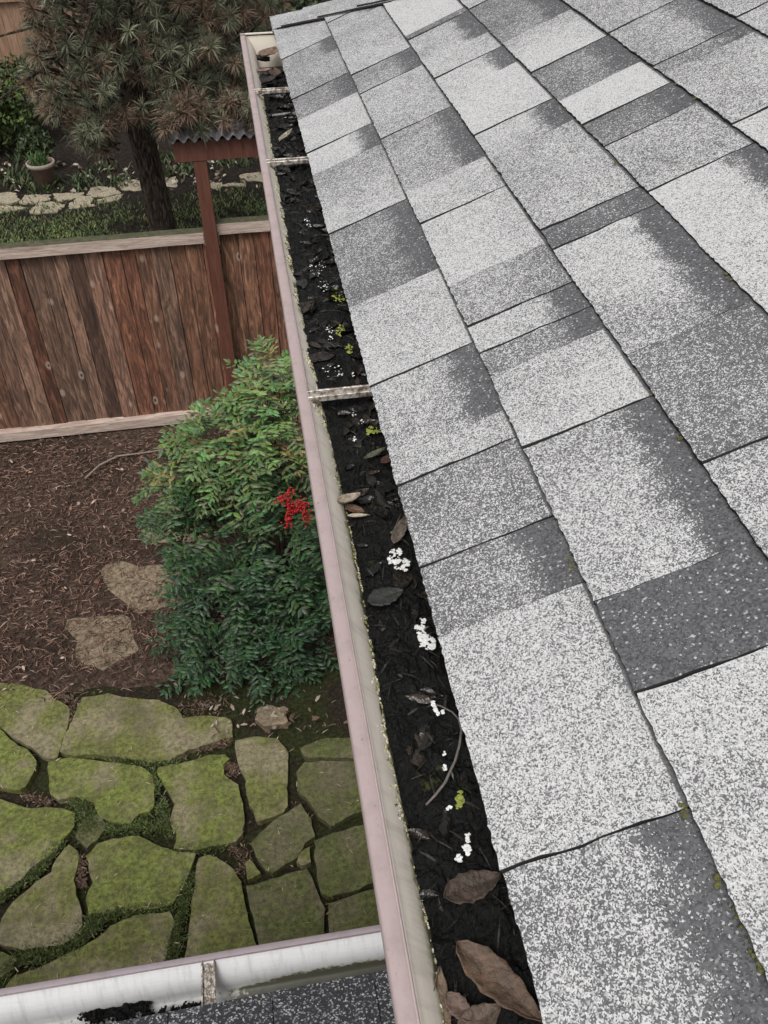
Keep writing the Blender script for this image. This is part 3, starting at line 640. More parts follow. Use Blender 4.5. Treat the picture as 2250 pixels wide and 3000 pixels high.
# ================================================================ berry shrub beside the patio
def nandina():
    base = Vector((-.18, 4.45, G)); t = thing('berry_shrub', 'bushy green nandina shrub with a red berry cluster beside the gutter', 'shrub', base)
    blobs = [(730, 1640, 4.35, .50, 1.0, 0), (700, 1330, 4.75, .33, 1.0, 1), (640, 1300, 4.85, .16, .7, 1), (830, 1250, 4.85, .30, 1.0, 1), (790, 1130, 5.0, .14, .5, 1), (815, 1060, 5.0, .07, .15, 1), (540, 1420, 4.7, .13, .4, 1), (500, 1500, 4.5, .08, .15, 0),
             (720, 1850, 4.0, .40, .8, 0), (650, 1790, 4.1, .28, .5, 0), (850, 1800, 4.1, .38, .7, 0), (900, 1550, 4.5, .42, .7, 0), (650, 1600, 4.4, .22, .5, 0), (1020, 1750, 4.3, .4, .5, 0), (1000, 1400, 4.8, .4, .4, 1)]
    vs = []; fs = []; cs = []; bm = bmesh.new()
    def leaflet(p, d, L, c):
        up = Vector((rnd.uniform(-.35, .35), rnd.uniform(-.55, .15), 1)); s_ = d.cross(up).normalized()*L*.20; n_ = s_.cross(d).normalized(); k = len(vs)
        a = p+d*L*.35; b = p+d*L*.7
        vs.extend([p, a+s_-n_*L*.03, b+s_*.75-n_*L*.05, p+d*L-n_*L*.14, b-s_*.75-n_*L*.05, a-s_-n_*L*.03, a+n_*L*.03, b])
        fs.extend([(k, k+1, k+6), (k, k+6, k+5), (k+1, k+2, k+7, k+6), (k+6, k+7, k+4, k+5), (k+2, k+3, k+7), (k+7, k+3, k+4)])
        cs.extend([c]*8)
    for bx, by, Y, r, wgt, top in blobs:
        c = ony(bx, by, Y)
        for q in range(int(120*wgt*(1 if not top else .95))):
            d = Vector((rnd.gauss(0, 1), rnd.gauss(0, 1)-.35, rnd.gauss(0, 1)+.15)).normalized()
            p = c+d*r*(rnd.uniform(.55, 1.05) if rnd.random() > .10 else rnd.uniform(1.05, 1.35))*(1+.25*noise.noise(d*3+c))
            out = (d+Vector((0, -.1, rnd.uniform(-.2, .3)))).normalized(); out.z *= .6; out.normalize()
            droop = Vector((0, 0, -rnd.uniform(.2, .6)))
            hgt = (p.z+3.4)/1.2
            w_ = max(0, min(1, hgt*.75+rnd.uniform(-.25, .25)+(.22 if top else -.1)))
            colb = mixc((.018, .050, .016), (.140, .215, .070), w_)  # lighter towards the top: light on the upper leaves put into their colour
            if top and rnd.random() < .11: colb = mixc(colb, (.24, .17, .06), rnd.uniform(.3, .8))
            if False: pass
            side = out.cross(Vector((0, 0, 1))).normalized()
            Lr = rnd.uniform(.12, .2); ls = rnd.uniform(.044, .066)
            for j in range(4):
                tt = (j+1)/4; pp_ = p+out*Lr*tt+droop*Lr*tt*tt
                for sgn in ((-1, 1) if j < 3 else (-1, 0, 1)):
                    dd = (out*(.55 if sgn else 1)+side*sgn*.9+Vector((rnd.uniform(-.2, .2), rnd.uniform(-.2, .2), rnd.uniform(-.45, .1)))).normalized()
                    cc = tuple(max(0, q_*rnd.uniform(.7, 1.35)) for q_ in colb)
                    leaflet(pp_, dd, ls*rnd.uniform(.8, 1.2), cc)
                    if sgn and j in (0, 1, 2) and rnd.random() < .75: leaflet(pp_+dd*ls*.9, (dd*.8+out*rnd.uniform(-.3, .7)).normalized(), ls*.9, cc)
        for q in range(3):
            b0 = base+Vector((rnd.uniform(-.12, .12), rnd.uniform(-.12, .12), 0)); e = c+Vector((rnd.uniform(-.5, .5)*r, rnd.uniform(-.5, .5)*r, .2*r))
            tube(bm, [b0, b0.lerp(e, .5)+Vector((rnd.uniform(-.06, .06), rnd.uniform(-.06, .06), .1)), e], [.010, .008, .004], 5, False)
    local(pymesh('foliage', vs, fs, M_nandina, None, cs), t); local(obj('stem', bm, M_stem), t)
    bmb = bmesh.new(); pos = []
    for ax, ay, bx, by, n in ((1225, 400, 1300, 358, 40), (1265, 400, 1295, 440, 46), (1290, 420, 1265, 512, 70), (1330, 405, 1310, 440, 30), (1345, 420, 1352, 488, 60), (1290, 440, 1345, 440, 40)):
        a = ony(ax*.66305, 1200+ay*.66305, 3.86); b = ony(bx*.66305, 1200+by*.66305, 3.86)
        for i in range(n): pos.append(a.lerp(b, rnd.random())+Vector((rnd.gauss(0, .012), rnd.gauss(0, .018), rnd.gauss(0, .012))))
        tube(bmb, [a, b], .002, 4, False)
    for p in pos: bmesh.ops.create_icosphere(bmb, subdivisions=1, radius=rnd.uniform(.0055, .0075), matrix=Matrix.Translation(p))
    local(obj('berry_cluster', bmb, M_berry, None, True), t)
nandina()

# ================================================================ house and roof
house = thing('house', 'house corner with grey mottled shingle hip roof above the main gutter', 'house', (1.0, 0, G))
E_ = .143
K = {0: [(9, 2.48, .60, .60, 0, 0, 1), (2.48, 2.36, .50, .50, .9, .7, 0), (2.36, 2.155, .50, .50, 0, 0, 1), (2.155, 2.01, .36, .38, .9, .9, 0), (2.01, 1.805, .74, .74, 0, 0, 1), (1.805, 1.69, .80, .78, .8, .9, 0), (1.69, 1.425, .46, .72, 0, 0, 1),
         (1.425, 1.17, .40, .36, .7, 1, 0), (1.17, .96, .66, .74, 0, 0, 1), (.96, .81, .58, .58, .8, 1, 0), (.81, .758, .62, .62, 0, 0, 1), (.758, .627, .42, .50, .1, .1, 1), (.627, .535, .40, .44, .9, 1, 0), (.535, .306, .66, .68, 0, 0, 1), (.306, -.12, .56, .58, .75, 1, 1)],
     1: [(9, 2.57, .60, .60, 0, 0, 1), (2.57, 2.50, .58, .58, .8, .8, 0), (2.50, 2.10, .56, .64, 0, 0, 1), (2.10, 1.965, .45, .50, 1, 1, 2), (1.965, 1.69, .60, .60, 0, 0, 1), (1.69, 1.43, .48, .50, .7, 1, 0), (1.43, 1.305, .66, .66, 0, 0, 1), (1.305, 1.10, .72, .74, 0, 0, 0),
         (1.10, .987, .48, .50, .1, .1, 1), (.987, .922, .66, .64, .9, .9, 2), (.922, .87, .42, .42, 1, 1, 0), (.87, .728, .64, .74, 0, 0, 1), (.728, .503, .55, .66, .8, 1, 0), (.503, .403, .06, .07, .3, .3, 1), (.403, -.1, .74, .50, 0, .4, 1)],
     2: [(9, 2.165, .88, .86, 0, 0, 0), (2.165, 2.129, .28, .28, 0, 0, 1), (2.129, 1.95, .60, .60, 1, 1, 0), (1.95, 1.84, .66, .70, 0, 0, 1), (1.84, 1.73, .76, .76, .9, .9, 0), (1.73, 1.51, .82, .82, 0, 0, 1), (1.51, 1.40, .70, .62, 1, 1, 0), (1.40, 1.125, .56, .60, 0, 0, 1),
         (1.125, 1.066, .25, .25, .5, .5, 1), (1.066, .80, .78, .52, 1, 1, 0), (.80, .604, .38, .42, .2, .2, 1), (.604, .30, .58, .5, 0, 0, 1)],
     3: [(9, 2.12, .6, .6, 0, 0, 1), (2.12, 1.84, .32, .38, 1, 1, 0), (1.84, 1.64, .56, .84, 0, 0, 1), (1.64, 1.48, .32, .34, .9, 1, 0), (1.48, 1.36, .9, .9, 0, 0, 1), (1.36, 1.265, .28, .3, 1, 1, 2), (1.265, 1.095, .54, .58, 0, 0, 1), (1.095, .62, .84, .72, 1, 1, 0)],
     4: [(9, 1.635, .55, .55, 0, 0, 1), (1.635, 1.43, .5, .52, .4, .9, 2), (1.43, 1.385, .45, .45, 1, 1, 0), (1.385, 1.155, .58, .62, 0, 0, 1), (1.155, .8, .74, .7, 0, 0, 1)],
     5: [(9, 1.45, .55, .6, 0, 0, 1), (1.45, 1.2, .6, .6, 0, 0, 0)]}
def roof():
    vs = []; fs = []; cs = []; uvs = []; mi = []
    r2 = random.Random(21)
    for k in range(16):
        tabs = list(K.get(k, [])); y = tabs[-1][1] if tabs else hipy(k*E_)+.1
        if not tabs: tabs.append((9, y-.25, .6, .6, 0, 0, 1)); y -= .25
        while y > -2.4:
            wd = r2.uniform(.1, .32); tn = r2.choice((.35, .5, .6, .72, .8)); bd = r2.choice((0, 0, 1)); tabs.append((y, y-wd, tn, tn+r2.uniform(-.06, .06), bd, bd, r2.choice((0, 1)))); y -= wd
        prev = 0; lift = None
        for (ya, yb, ta, tb, ba, bb, ln) in tabs:
            hi = hipy(k*E_)+.02; ya_ = min(ya, hi)
            if ya_ <= yb: continue
            st = .006 if k < 7 and yb > -.2 else .06
            nu = max(1, int((ya_-yb)/st)); nv = 10 if st < .02 else 3
            ga = (.0009 if prev == 1 else (.0006 if prev == 2 else 0)) if ya < 8 else 0; gb = .0009 if ln == 1 else (.0006 if ln == 2 else 0)
            la = 0 if prev in (1, 2) or lift is None else lift; lb = la+.0020 if ln else la+.0006; lb = min(lb, .0028); lift = lb; b0 = len(vs); h0 = .0115
            for i in range(nu+1):
                f = i/nu; hh = (.0075 if k < 2 else (.006 if k < 3 else .0042))+la+(lb-la)*f; yy = ya_-ga+(yb+gb-(ya_-ga))*f
                for j in range(nv+1):
                    v = j/nv; s_ = k*E_+v*(E_+.012); je = 0
                    y2 = yy+(rnd.uniform(-.0008, .0008)+.0022*noise.noise(Vector((s_*25, yy*3, k)))) if i in (0, nu) and (ga or gb) else yy
                    # joints lean a little off square like hand laid strips
                    if j == 0: s_ += .0018*noise.noise(Vector((yy*14, k*3.1, 0)))+rnd.uniform(-.0010, .0010)
                    y2 = min(y2, hipy(s_)+.02)
                    p = roofp(s_, y2, hh*(1-v*.97)+.0006*noise.noise(Vector((yy*9, s_*9, 2))))
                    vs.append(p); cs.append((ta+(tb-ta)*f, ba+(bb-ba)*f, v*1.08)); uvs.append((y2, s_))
            for i in range(nu):
                for j in range(nv):
                    a = b0+i*(nv+1)+j; fs.append((a, a+1, a+nv+2, a+nv+1)); mi.append(0)
            # cut edges: butt and both sides
            def skirt(idx, depth):
                q = len(vs)
                for t_ in idx: p = vs[t_]; vs.append(p-Vector((-ST, 0, CT))*depth); cs.append(cs[t_]); uvs.append(uvs[t_])
                for n_ in range(len(idx)-1): fs.append((idx[n_], idx[n_+1], q+n_+1, q+n_)); mi.append(1)
            skirt([b0+i*(nv+1) for i in range(nu+1)], h0+.003)
            skirt([b0+j for j in range(nv+1)], h0+.001); skirt([b0+nu*(nv+1)+j for j in range(nv+1)], h0+.001)
            prev = ln
    me = bpy.data.meshes.new('shingle_roof'); me.from_pydata([tuple(v) for v in vs], [], fs)
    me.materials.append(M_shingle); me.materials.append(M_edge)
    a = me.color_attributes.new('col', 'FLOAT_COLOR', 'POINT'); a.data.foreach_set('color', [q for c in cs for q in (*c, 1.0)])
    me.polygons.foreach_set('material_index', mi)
    uvl = me.uv_layers.new(name='UVMap'); li = [0]*len(me.loops); me.loops.foreach_get('vertex_index', li); uvl.data.foreach_set('uv', [q for i in li for q in uvs[i]])
    me.update(); o = bpy.data.objects.new('shingle_roof', me); C.objects.link(o); local(o, house)
    # deck, far slopes
    SR = 16*E_; xr = XE+SR*CT; zr = ZE+SR*ST; yr = hipy(SR); X2 = 2*xr-XE
    bm = bmesh.new(); V = lambda *p: bm.verts.new(p)
    def poly(*pts): bm.faces.new([V(*p) for p in pts])
    d = .004
    poly((XE+.004, -2.4, ZE-d), (XE+.004, 2.92, ZE-d), (xr, yr, zr-d), (xr, -2.4, zr-d))
    poly((XE+.004, 2.92, ZE-d-.02), (XE+.004, -2.4, ZE-d-.02), (xr, -2.4, zr-d-.02), (xr, yr, zr-d-.02))
    local(obj('roof_deck', bm, M_edge), house)
    bm = bmesh.new(); h = .002
    poly((XE, 2.925, ZE+h), (X2, 2.925, ZE+h), (xr, yr, zr+h)); poly((X2, 2.925, ZE), (X2, -2.4, ZE), (xr, -2.4, zr), (xr, yr, zr))
    local(obj('far_slopes', bm, M_hipcap), house)
    # hip caps: overlapping strips bent over the hip, laid from the eave upward
    bm = bmesh.new(); n1 = Vector((-ST, 0, CT)); tq = math.tan(TH)/HS; n2 = Vector((0, tq, 1)).normalized()
    hd = Vector((CT, -HS*CT, ST)).normalized(); hl = Vector((CT, -HS*CT, ST)).length
    perp1 = n1.cross(hd).normalized(); perp1 = perp1 if perp1.y < 0 else -perp1        # lies in our slope, away from hip
    perp2 = hd.cross(n2).normalized(); perp2 = perp2 if perp2.y > 0 else -perp2
    start = Vector((XE, 2.925, ZE)); L = hl*SR; q = 0.0; i = 0
    while q < L:
        a = start+hd*(q-.012 if i == 0 else q); b = start+hd*(q+.26); wd1 = .100+rnd.uniform(-.004, .004); th = .0045; lift0, lift1 = .016, .008
        rows = []
        for f in [z_/8 for z_ in range(9)]:
            c = a.lerp(b, f); lf = lift0+(lift1-lift0)*f; row = []
            for u in [z_/10-1 for z_ in range(21)]:
                if u < 0: off = perp1*(-u*wd1)+n1*(lf-.008*(1-abs(u))**2)
                else: off = perp2*(u*wd1)+n2*(lf-.008*(1-abs(u))**2)
                if u == 0: off = (n1+n2).normalized()*(lf-.004)
                pt = c+off+Vector((0, 0, .0015*noise.noise((c+off)*20))); pt.x = max(pt.x, XE-.003+.004*noise.noise(pt*30)); pt.y = min(pt.y, 2.955)
                row.append(pt)
            rows.append(row)
        top = [[bm.verts.new(p) for p in r_] for r_ in rows]; bot = [[bm.verts.new(p-Vector((0, 0, th))) for p in r_] for r_ in rows]
        for j in range(8):
            for u in range(20):
                bm.faces.new((top[j][u], top[j][u+1], top[j+1][u+1], top[j+1][u]))
        for u in range(20): f = bm.faces.new((top[0][u], bot[0][u], bot[0][u+1], top[0][u+1])); f.material_index = 1
        for j in range(8):
            f = bm.faces.new((top[j][0], top[j+1][0], bot[j+1][0], bot[j][0])); f.material_index = 1
            f = bm.faces.new((top[j][20], top[j+1][20], bot[j+1][20], bot[j][20])); f.material_index = 1
        q += .143; i += 1
    local(obj('hip_cap', bm, [M_hipcap, M_edge]), house)
roof()
bm = bmesh.new(); box(bm, (.132, -2.4, -.13), (.152, 2.86, .004)); box(bm, (.153, 2.84, -.13), (4.2, 2.86, .004)); local(obj('fascia', bm, M_fascia), house)
bm = bmesh.new(); box(bm, (.155, -2.4, -.135), (4.2, 2.838, -.12)); local(obj('soffit', bm, M_fascia), house)
bm = bmesh.new(); box(bm, (.62, -2.4, G-.1), (4.1, 2.45, -.14)); local(obj('wall', bm, M_wall), house)

# roof moss specks along the butts
it = []
vs = []; fs = []
def lump(c, r, n_=None, sq=.5):
    n_ = n_ or Vector((0, 0, 1)); a = n_.orthogonal().normalized(); b = n_.cross(a); k = len(vs); N = 9
    for i in range(N):
        t_ = 2*math.pi*i/N; rr_ = r*rnd.uniform(.6, 1.25); vs.append(c+(a*math.cos(t_)+b*math.sin(t_))*rr_)
    for i in range(N):
        t_ = 2*math.pi*i/N; rr_ = r*rnd.uniform(.35, .6); vs.append(c+(a*math.cos(t_)+b*math.sin(t_))*rr_+n_*r*sq*rnd.uniform(.6, 1))
    vs.append(c+n_*r*sq)
    for i in range(N): fs.extend([(k+i, k+(i+1) % N, k+N+(i+1) % N, k+N+i), (k+N+i, k+N+(i+1) % N, k+2*N)])
nrm = Vector((-ST, 0, CT))
for x0, y0, x1, y1, n_ in ((2008, 2355, 2022, 2400, 12), (2110, 2570, 2118, 2600, 8), (1640, 300, 1700, 360, 10), (1980, 250, 2050, 300, 9), (1680, 1640, 1690, 1680, 5), (1910, 1158, 1925, 1170, 3), (1995, 1280, 2010, 1310, 7), (1800, 470, 1815, 490, 4), (1165, 1120, 1240, 1085, 8), (2130, 800, 2160, 850, 6), (2160, 2660, 2249, 2840, 16), (1345, 880, 1372, 940, 5), (1636, 1510, 1640, 1540, 4), (930, 488, 940, 492, 2), (2215, 2780, 2249, 2850, 8)):
    for _ in range(n_):
        f = rnd.random(); s_, y = onroof(x0+(x1-x0)*f, y0+(y1-y0)*f); lump(roofp(s_-.002+rnd.uniform(-.002, .002), y, .004), rnd.uniform(.0008, .0022), nrm)
for _ in range(60):
    y = rnd.uniform(.2, 2.3); lump(roofp(rnd.uniform(-.001, .001), y, .002), rnd.uniform(.0008, .002), nrm)
M_rmoss = plain('dull roof moss', (.17, .17, .06), .95, 300, .45, (.04, .04, .02), .8)
o = pymesh('roof_moss', vs, fs, M_rmoss); tag(o, 'tiny yellow green moss specks along the shingle edges of the roof', 'moss', kind='stuff')

# ================================================================ gutters
PROF = [(.125, .004), (.125, -.04), (.125, -.086), (.120, -.090), (.08, -.090), (.045, -.090), (.041, -.086), (.041, -.066), (.0405, -.056), (.039, -.046), (.0365, -.037), (.033, -.029), (.029, -.022), (.0245, -.0155), (.0205, -.0100), (.0175, -.0062), (.0158, -.0035), (.0150, -.0012), (.0135, -.0002), (.008, 0), (.0015, 0), (0, -.0015), (-.0005, -.008), (.0, -.014), (.004, -.018), (.012, -.026), (.021, -.034), (.029, -.045), (.0345, -.056), (.038, -.066), (.038, -.0925), (.045, -.0925), (.125, -.0925)]
def gutter(name, label, loc, rot, y0, y1, mat, group, capend=True):
    t = thing(name, label, 'gutter', loc, group); t.rotation_euler = (0, 0, rot)
    n = int((y1-y0)/.02); vs = []; fs = []; m_ = len(PROF)
    for i in range(n+1):
        y = y0+(y1-y0)*i/n
        for j, (x, z) in enumerate(PROF):
            wv = .0011*noise.noise(Vector((y*4, j*.1, 1))); vs.append((x+wv, y, z))
    for i in range(n):
        for j in range(m_-1): a = i*m_+j; fs.append((a, a+m_, a+m_+1, a+1))
    o = pymesh('trough', vs, fs, mat, t, smooth=True); sm = o.modifiers.new('sheet', 'SOLIDIFY'); sm.thickness = .0009; sm.offset = 0
    bm = bmesh.new(); tube(bm, [(.0138, y0, .0002), (.0138, y1, .0002)], .0011, 6); o = obj('hem_bead', bm, mat, t, True)
    if capend:
        bm = bmesh.new()
        for yy in (y1+.001, y1+.003): bm.faces.new([bm.verts.new((x, yy, z)) for x, z in PROF[:-1]])
        vv = list(bm.verts); h = len(vv)//2
        for j in range(h): bm.faces.new((vv[j], vv[(j+1) % h], vv[h+(j+1) % h], vv[h+j]))
        box(bm, (0, y1-.006, .0008), (.118, y1+.005, .003)); obj('end_cap', bm, mat, t)
    return t
def hanger(t, y, wd, full=True):
    bm = bmesh.new(); x0, x1 = .0125, .135; h = wd/2
    box(bm, (x0, y-h, -.0065), (x1, y+h, -.0052))
    for s_ in (-1, 1):
        box(bm, (x0, y+s_*h-.0015, -.0052), (x1, y+s_*h+.0015, .0025))
    box(bm, (x0+.001, y-h*.35, -.0052), (x1-.01, y+h*.35, -.0036))
    if full:
        for xx in (.03, .075, .105): bmesh.ops.create_uvsphere(bm, u_segments=10, v_segments=6, radius=.0028, matrix=Matrix.Translation((xx, y, -.0036)) @ Matrix.Diagonal((1.8, 1, .5, 1)))
    bmesh.ops.create_cone(bm, cap_ends=True, segments=6, radius1=.005, radius2=.005, depth=.004, matrix=Matrix.Translation((.122, y, -.002)))
    return bevel(obj('hanger', bm, M_hanger, t), .0004, 1)
g1 = gutter('roof_gutter', 'long mauve gutter full of black silt along the shingle edge', (0, 0, 0), 0, -1.6, 2.837, M_gutter, 'gutters')
for y in (.985, 1.832, 2.305): hanger(g1, y, .0145)
hanger(g1, .05, .019)
g2 = gutter('roof_gutter', 'lower white gutter with grey mauve rim crossing at the bottom left', (0, .803, -1.15), R(-90), -3.4, .42, M_gutter2, 'gutters', False)
hx = (onz(610, 2840, -1.15)).x; hanger(g2, hx, .024)
hanger(g2, hx-1.1, .024)
# seam joint in the main gutter near its far end (pale sealant)
bm = bmesh.new(); box(bm, (.017, 2.835, -.088), (.124, 2.8365, -.004)); obj('end_cap_inner_face', bm, plain('cream gutter paint', (.82, .76, .66), .45, 20, .12, (.3, .25, .18)), g1)

# silt filling the main gutter
def zm(y):
    T = [(-1.6, -.042), (.2, -.042), (.32, -.036), (.45, -.026), (.6, -.037), (.73, -.043), (.9, -.031), (1.0, -.024), (1.3, -.017), (1.7, -.021), (2.0, -.026), (2.25, -.031), (2.45, -.033), (2.56, -.038), (2.66, -.060), (2.72, -.096)]
    for (a, za), (b, zb) in zip(T, T[1:]):
        if y <= b: return za+(zb-za)*(y-a)/(b-a)
    return T[-1][1]
vs = []; fs = []; NX = 64; ys = []; y = -.9
while y < 2.72: ys.append(y); y += .0026 if .12 < y < 1.4 else .006
for y in ys:
    z0 = zm(y)
    for i in range(NX+1):
        x = .0155+(.124-.0155)*i/NX; P = Vector((x, y, 0))
        h = .0065*noise.noise(P*22)+.0050*noise.noise(P*62)+.0034*abs(noise.noise(P*130))+.0016*noise.noise(P*320)
        r_ = noise.noise(Vector((x*55+3*noise.noise(P*20), y*22, 8))); h += .0045*max(0, 1-abs(r_)*6)*(.5+noise.noise(P*9))
        vs.append((x, y, z0+h+.006*(x-.07)/.05*.4+.0015*rnd.random()**3))
for j in range(len(ys)-1):
    for i in range(NX): a = j*(NX+1)+i; fs.append((a, a+1, a+NX+2, a+NX+1))
o = pymesh('silt', vs, fs, M_muck, smooth=False); tag(o, 'wet black silt and rotted leaves filling the main gutter', 'silt', kind='stuff')
# fibres and rotting scraps in the silt
it = []
for _ in range(1500):
    y = rnd.uniform(.12, 2.58); x = rnd.uniform(.03, .123); z = zm(y)+.006; a = rnd.uniform(0, 6.28); L = rnd.uniform(.004, .02)
    b = Vector((x, y, z)); c = mixc((.004, .004, .004), (.03, .025, .02), rnd.random()**3)
    if rnd.random() < .004: c = (.3, .34, .32)
    it.append((b, b+Vector((math.cos(a)*L, math.sin(a)*L*1.3, rnd.uniform(-.002, .003))), rnd.uniform(.0006, .003), c))
strips('rotting_scraps', it, M_leaf, 'stuff', 'black fibres and rotting leaf scraps lying on the gutter silt', 'debris')
# moss and dirt crumbs where the silt meets the inner wall of the gutter
vs = []; fs = []
for _ in range(5200):
    y = rnd.uniform(.1, 2.45); q_ = noise.noise(Vector((y*16, 2, 1)))+.6*noise.noise(Vector((y*60, 5, 1))); z = zm(y)+.001+abs(rnd.gauss(0, .0025+.0095*max(0, q_)))
    if q_ < -.05 and rnd.random() < .85: continue
    xx = .036
    for (xa, za), (xb, zb) in zip(PROF[6:17], PROF[7:18]):
        if za <= z <= zb: xx = xa+(xb-xa)*(z-za)/(zb-za)
    lump(Vector((xx+.0004, y, z)), rnd.uniform(.0004, .0021), Vector((.7, 0, .7)), .6)
M_crumb = NT('moss and dirt crumbs', .9); cc_ = M_crumb.noise(110, 3, M_crumb.coord()); M_crumb.color(M_crumb.ramp(cc_, [(.36, (.02, .018, .014)), (.43, (.16, .16, .06)), (.5, (.34, .33, .14)), (.56, (.66, .60, .50)), (.63, (.30, .26, .18)), (.68, (.03, .025, .02))]))
o = pymesh('dirt_crumbs', vs, fs, M_crumb.m); tag(o, 'crusty rim of moss and pale dirt on the gutter inner wall', 'dirt', kind='stuff')

# matted rotten leaves, half sunk, all of one black mass
vs = []; fs = []; cs = []
for _ in range(230):
    y = rnd.uniform(.13, 2.6); x = rnd.uniform(.035, .118); L = rnd.uniform(.014, .042); wd = L*rnd.uniform(.3, .6); a = rnd.uniform(0, 6.28); k = len(vs); cu = rnd.uniform(-.5, .7); tw = rnd.uniform(-.6, .6)
    if y < .36 and x > .04 or y < .6 and rnd.random() < .5: continue
    c = mixc((.004, .0038, .0035), (.038, .026, .020), rnd.random()**2.6)
    for i in range(9):
        f = i/8; hw = wd*.5*max(.05, math.sin(math.pi*f)**.7)
        for j in range(5):
            g_ = j/2-1; lx = (f-.5)*L; ly = g_*hw; z = cu*wd*g_*g_*.6+tw*lx*g_*.5+.12*wd*noise.noise(Vector((f*4, g_*2, x*900)))
            vs.append((x+lx*math.cos(a)-ly*math.sin(a), y+lx*math.sin(a)+ly*math.cos(a), zm(y)+.0045+z)); cs.append(c)
    for i in range(8):
        for j in range(4): q = k+i*5+j; fs.append((q, q+1, q+6, q+5))
M_wet = mat_attr('wet rotten leaf', .27, .4, 150, bump=.6)
o = pymesh('rotten_leaves', vs, fs, M_wet, None, cs, True); tag(o, 'matted black rotten leaves half sunk in the gutter silt', 'debris', kind='stuff')

# leaves, droppings, moss and a twig resting on the silt
def leaf(label, px, py, L, wd, ang, c0, c1, curl=.5, z=None, cat='leaf', tilt=0, name='dead_leaf'):
    zz = z
    if zz is None:
        zz = -.03
        for _ in range(5): p = onz(px, py, zz); zz = zm(p.y)+.0125
    p = onz(px, py, zz); vs = []; fs = []; cs = []; N = 16; Mw = 8
    for i in range(N+1):
        f = i/N; hw = wd*.5*max(.04, math.sin(math.pi*min(1, f**.8))**.75)*(1+.08*math.sin(f*31+px)); 
        for j in range(Mw+1):
            g_ = j/Mw*2-1; x = (f-.5)*L; y = g_*hw
            z_ = curl*wd*(.42*g_*g_ + .25*math.sin(f*3.1)*0 + .3*(f-.5)**2*2) + .05*wd*noise.noise(Vector((f*5, g_*2, px))) + (-.03*wd if abs(g_) < .1 else 0)
            vs.append((x, y*(1-.18*curl*abs(g_)), z_)); rib = .75 if abs(g_) < .13 else 1
            vein = 1-.3*(math.sin((f*9-abs(g_)*1.6)*6.28) > .75)
            cs.append(tuple(q*rib*vein for q in mixc(c0, c1, .5+.5*noise.noise(Vector((f*4, g_*3, py))))))
    for i in range(N):
        for j in range(Mw): a = i*(Mw+1)+j; fs.append((a, a+1, a+Mw+2, a+Mw+1))
    o = pymesh(name, vs, fs, M_leaf, None, cs, True); sm = o.modifiers.new('sheet', 'SOLIDIFY'); sm.thickness = .0006
    o.location = p; o.rotation_euler = (R(tilt), R(rnd.uniform(-6, 6)), R(ang)); return tag(o, label, cat, 'leaves lying in the gutter')
BR0, BR1 = (.12, .065, .04), (.27, .165, .11)
leaf('largest brown leaf lying in the gutter at the bottom', 1458, 2880, .078, .030, -52, (.085, .048, .03), (.20, .12, .08), .35)
leaf('dull brown leaf half sunk across the silt above the largest leaf', 1385, 2600, .050, .026, 12, (.035, .022, .016), (.11, .068, .05), .3)
leaf('tan curled leaf clinging to the gutter inner wall at the bottom', 1284, 2940, .048, .018, 82, (.15, .09, .055), (.30, .21, .145), .5, z=-.030, tilt=35)
leaf('small pinkish brown leaf left of the largest leaf', 1345, 2955, .026, .016, -55, (.13, .08, .06), (.24, .15, .12), .3)
leaf('brown leaf cut by the bottom edge of the picture', 1405, 2992, .036, .022, 20, (.09, .055, .038), (.18, .12, .085), .3)
leaf('pale tan curled leaf leaning on the inner wall halfway along', 1022, 1468, .030, .017, 18, (.34, .27, .19), (.56, .47, .36), .8, z=-.022)
leaf('thin cream leaf blade just below the pale tan curled leaf', 1050, 1512, .026, .007, -12, (.50, .42, .30), (.66, .58, .44), .5, z=-.030)
leaf('rusty brown frayed leaf under the pale tan leaf', 1040, 1495, .026, .014, -35, (.12, .06, .035), (.25, .13, .08), .4, z=-.031)
leaf('long ribbed brown leaf beside the shingle edge above white droppings', 1172, 1556, .046, .016, 62, (.12, .09, .07), (.26, .20, .17), .4)
leaf('olive green leaf pressed in the silt below the lime moss', 1100, 1330, .034, .010, 28, (.09, .09, .06), (.17, .17, .12), .5)
leaf('dark red leaf at the shingle edge beside the olive leaf', 1140, 1345, .026, .014, 30, (.07, .025, .02), (.12, .045, .04), .3)
leaf('curled cream leaf with a hole near the second hanger', 838, 402, .058, .016, 55, (.40, .34, .24), (.62, .56, .45), .9)
leaf('pointed pinkish leaf on clean metal at the far gutter end', 788, 158, .085, .055, 60, (.24, .15, .11), (.40, .27, .21), .3, z=-.040)
leaf('pale pink leaf on the pile beyond the first hanger', 772, 210, .050, .030, 20, (.22, .14, .12), (.36, .25, .22), .4)
leaf('dark brown leaf on the pile next to the shingles at the far end', 806, 218, .060, .034, 95, (.07, .045, .035), (.18, .11, .09), .5)
leaf('blackish curled leaf at the top of the far pile', 765, 178, .055, .028, 150, (.02, .016, .012), (.07, .05, .04), .9, z=-.055)
leaf('wet black leaf below the pale pink leaf', 790, 240, .055, .03, 40, (.012, .01, .01), (.05, .04, .035), .6)
leaf('grey scrap of leaf between the first and second hangers', 825, 340, .045, .014, 15, (.25, .24, .23), (.4, .39, .38), .8)
leaf('dark shiny flat leaf in the silt below the white droppings', 1130, 2028-280, .040, .026, 10, (.02, .02, .02), (.035, .035, .035), .1)

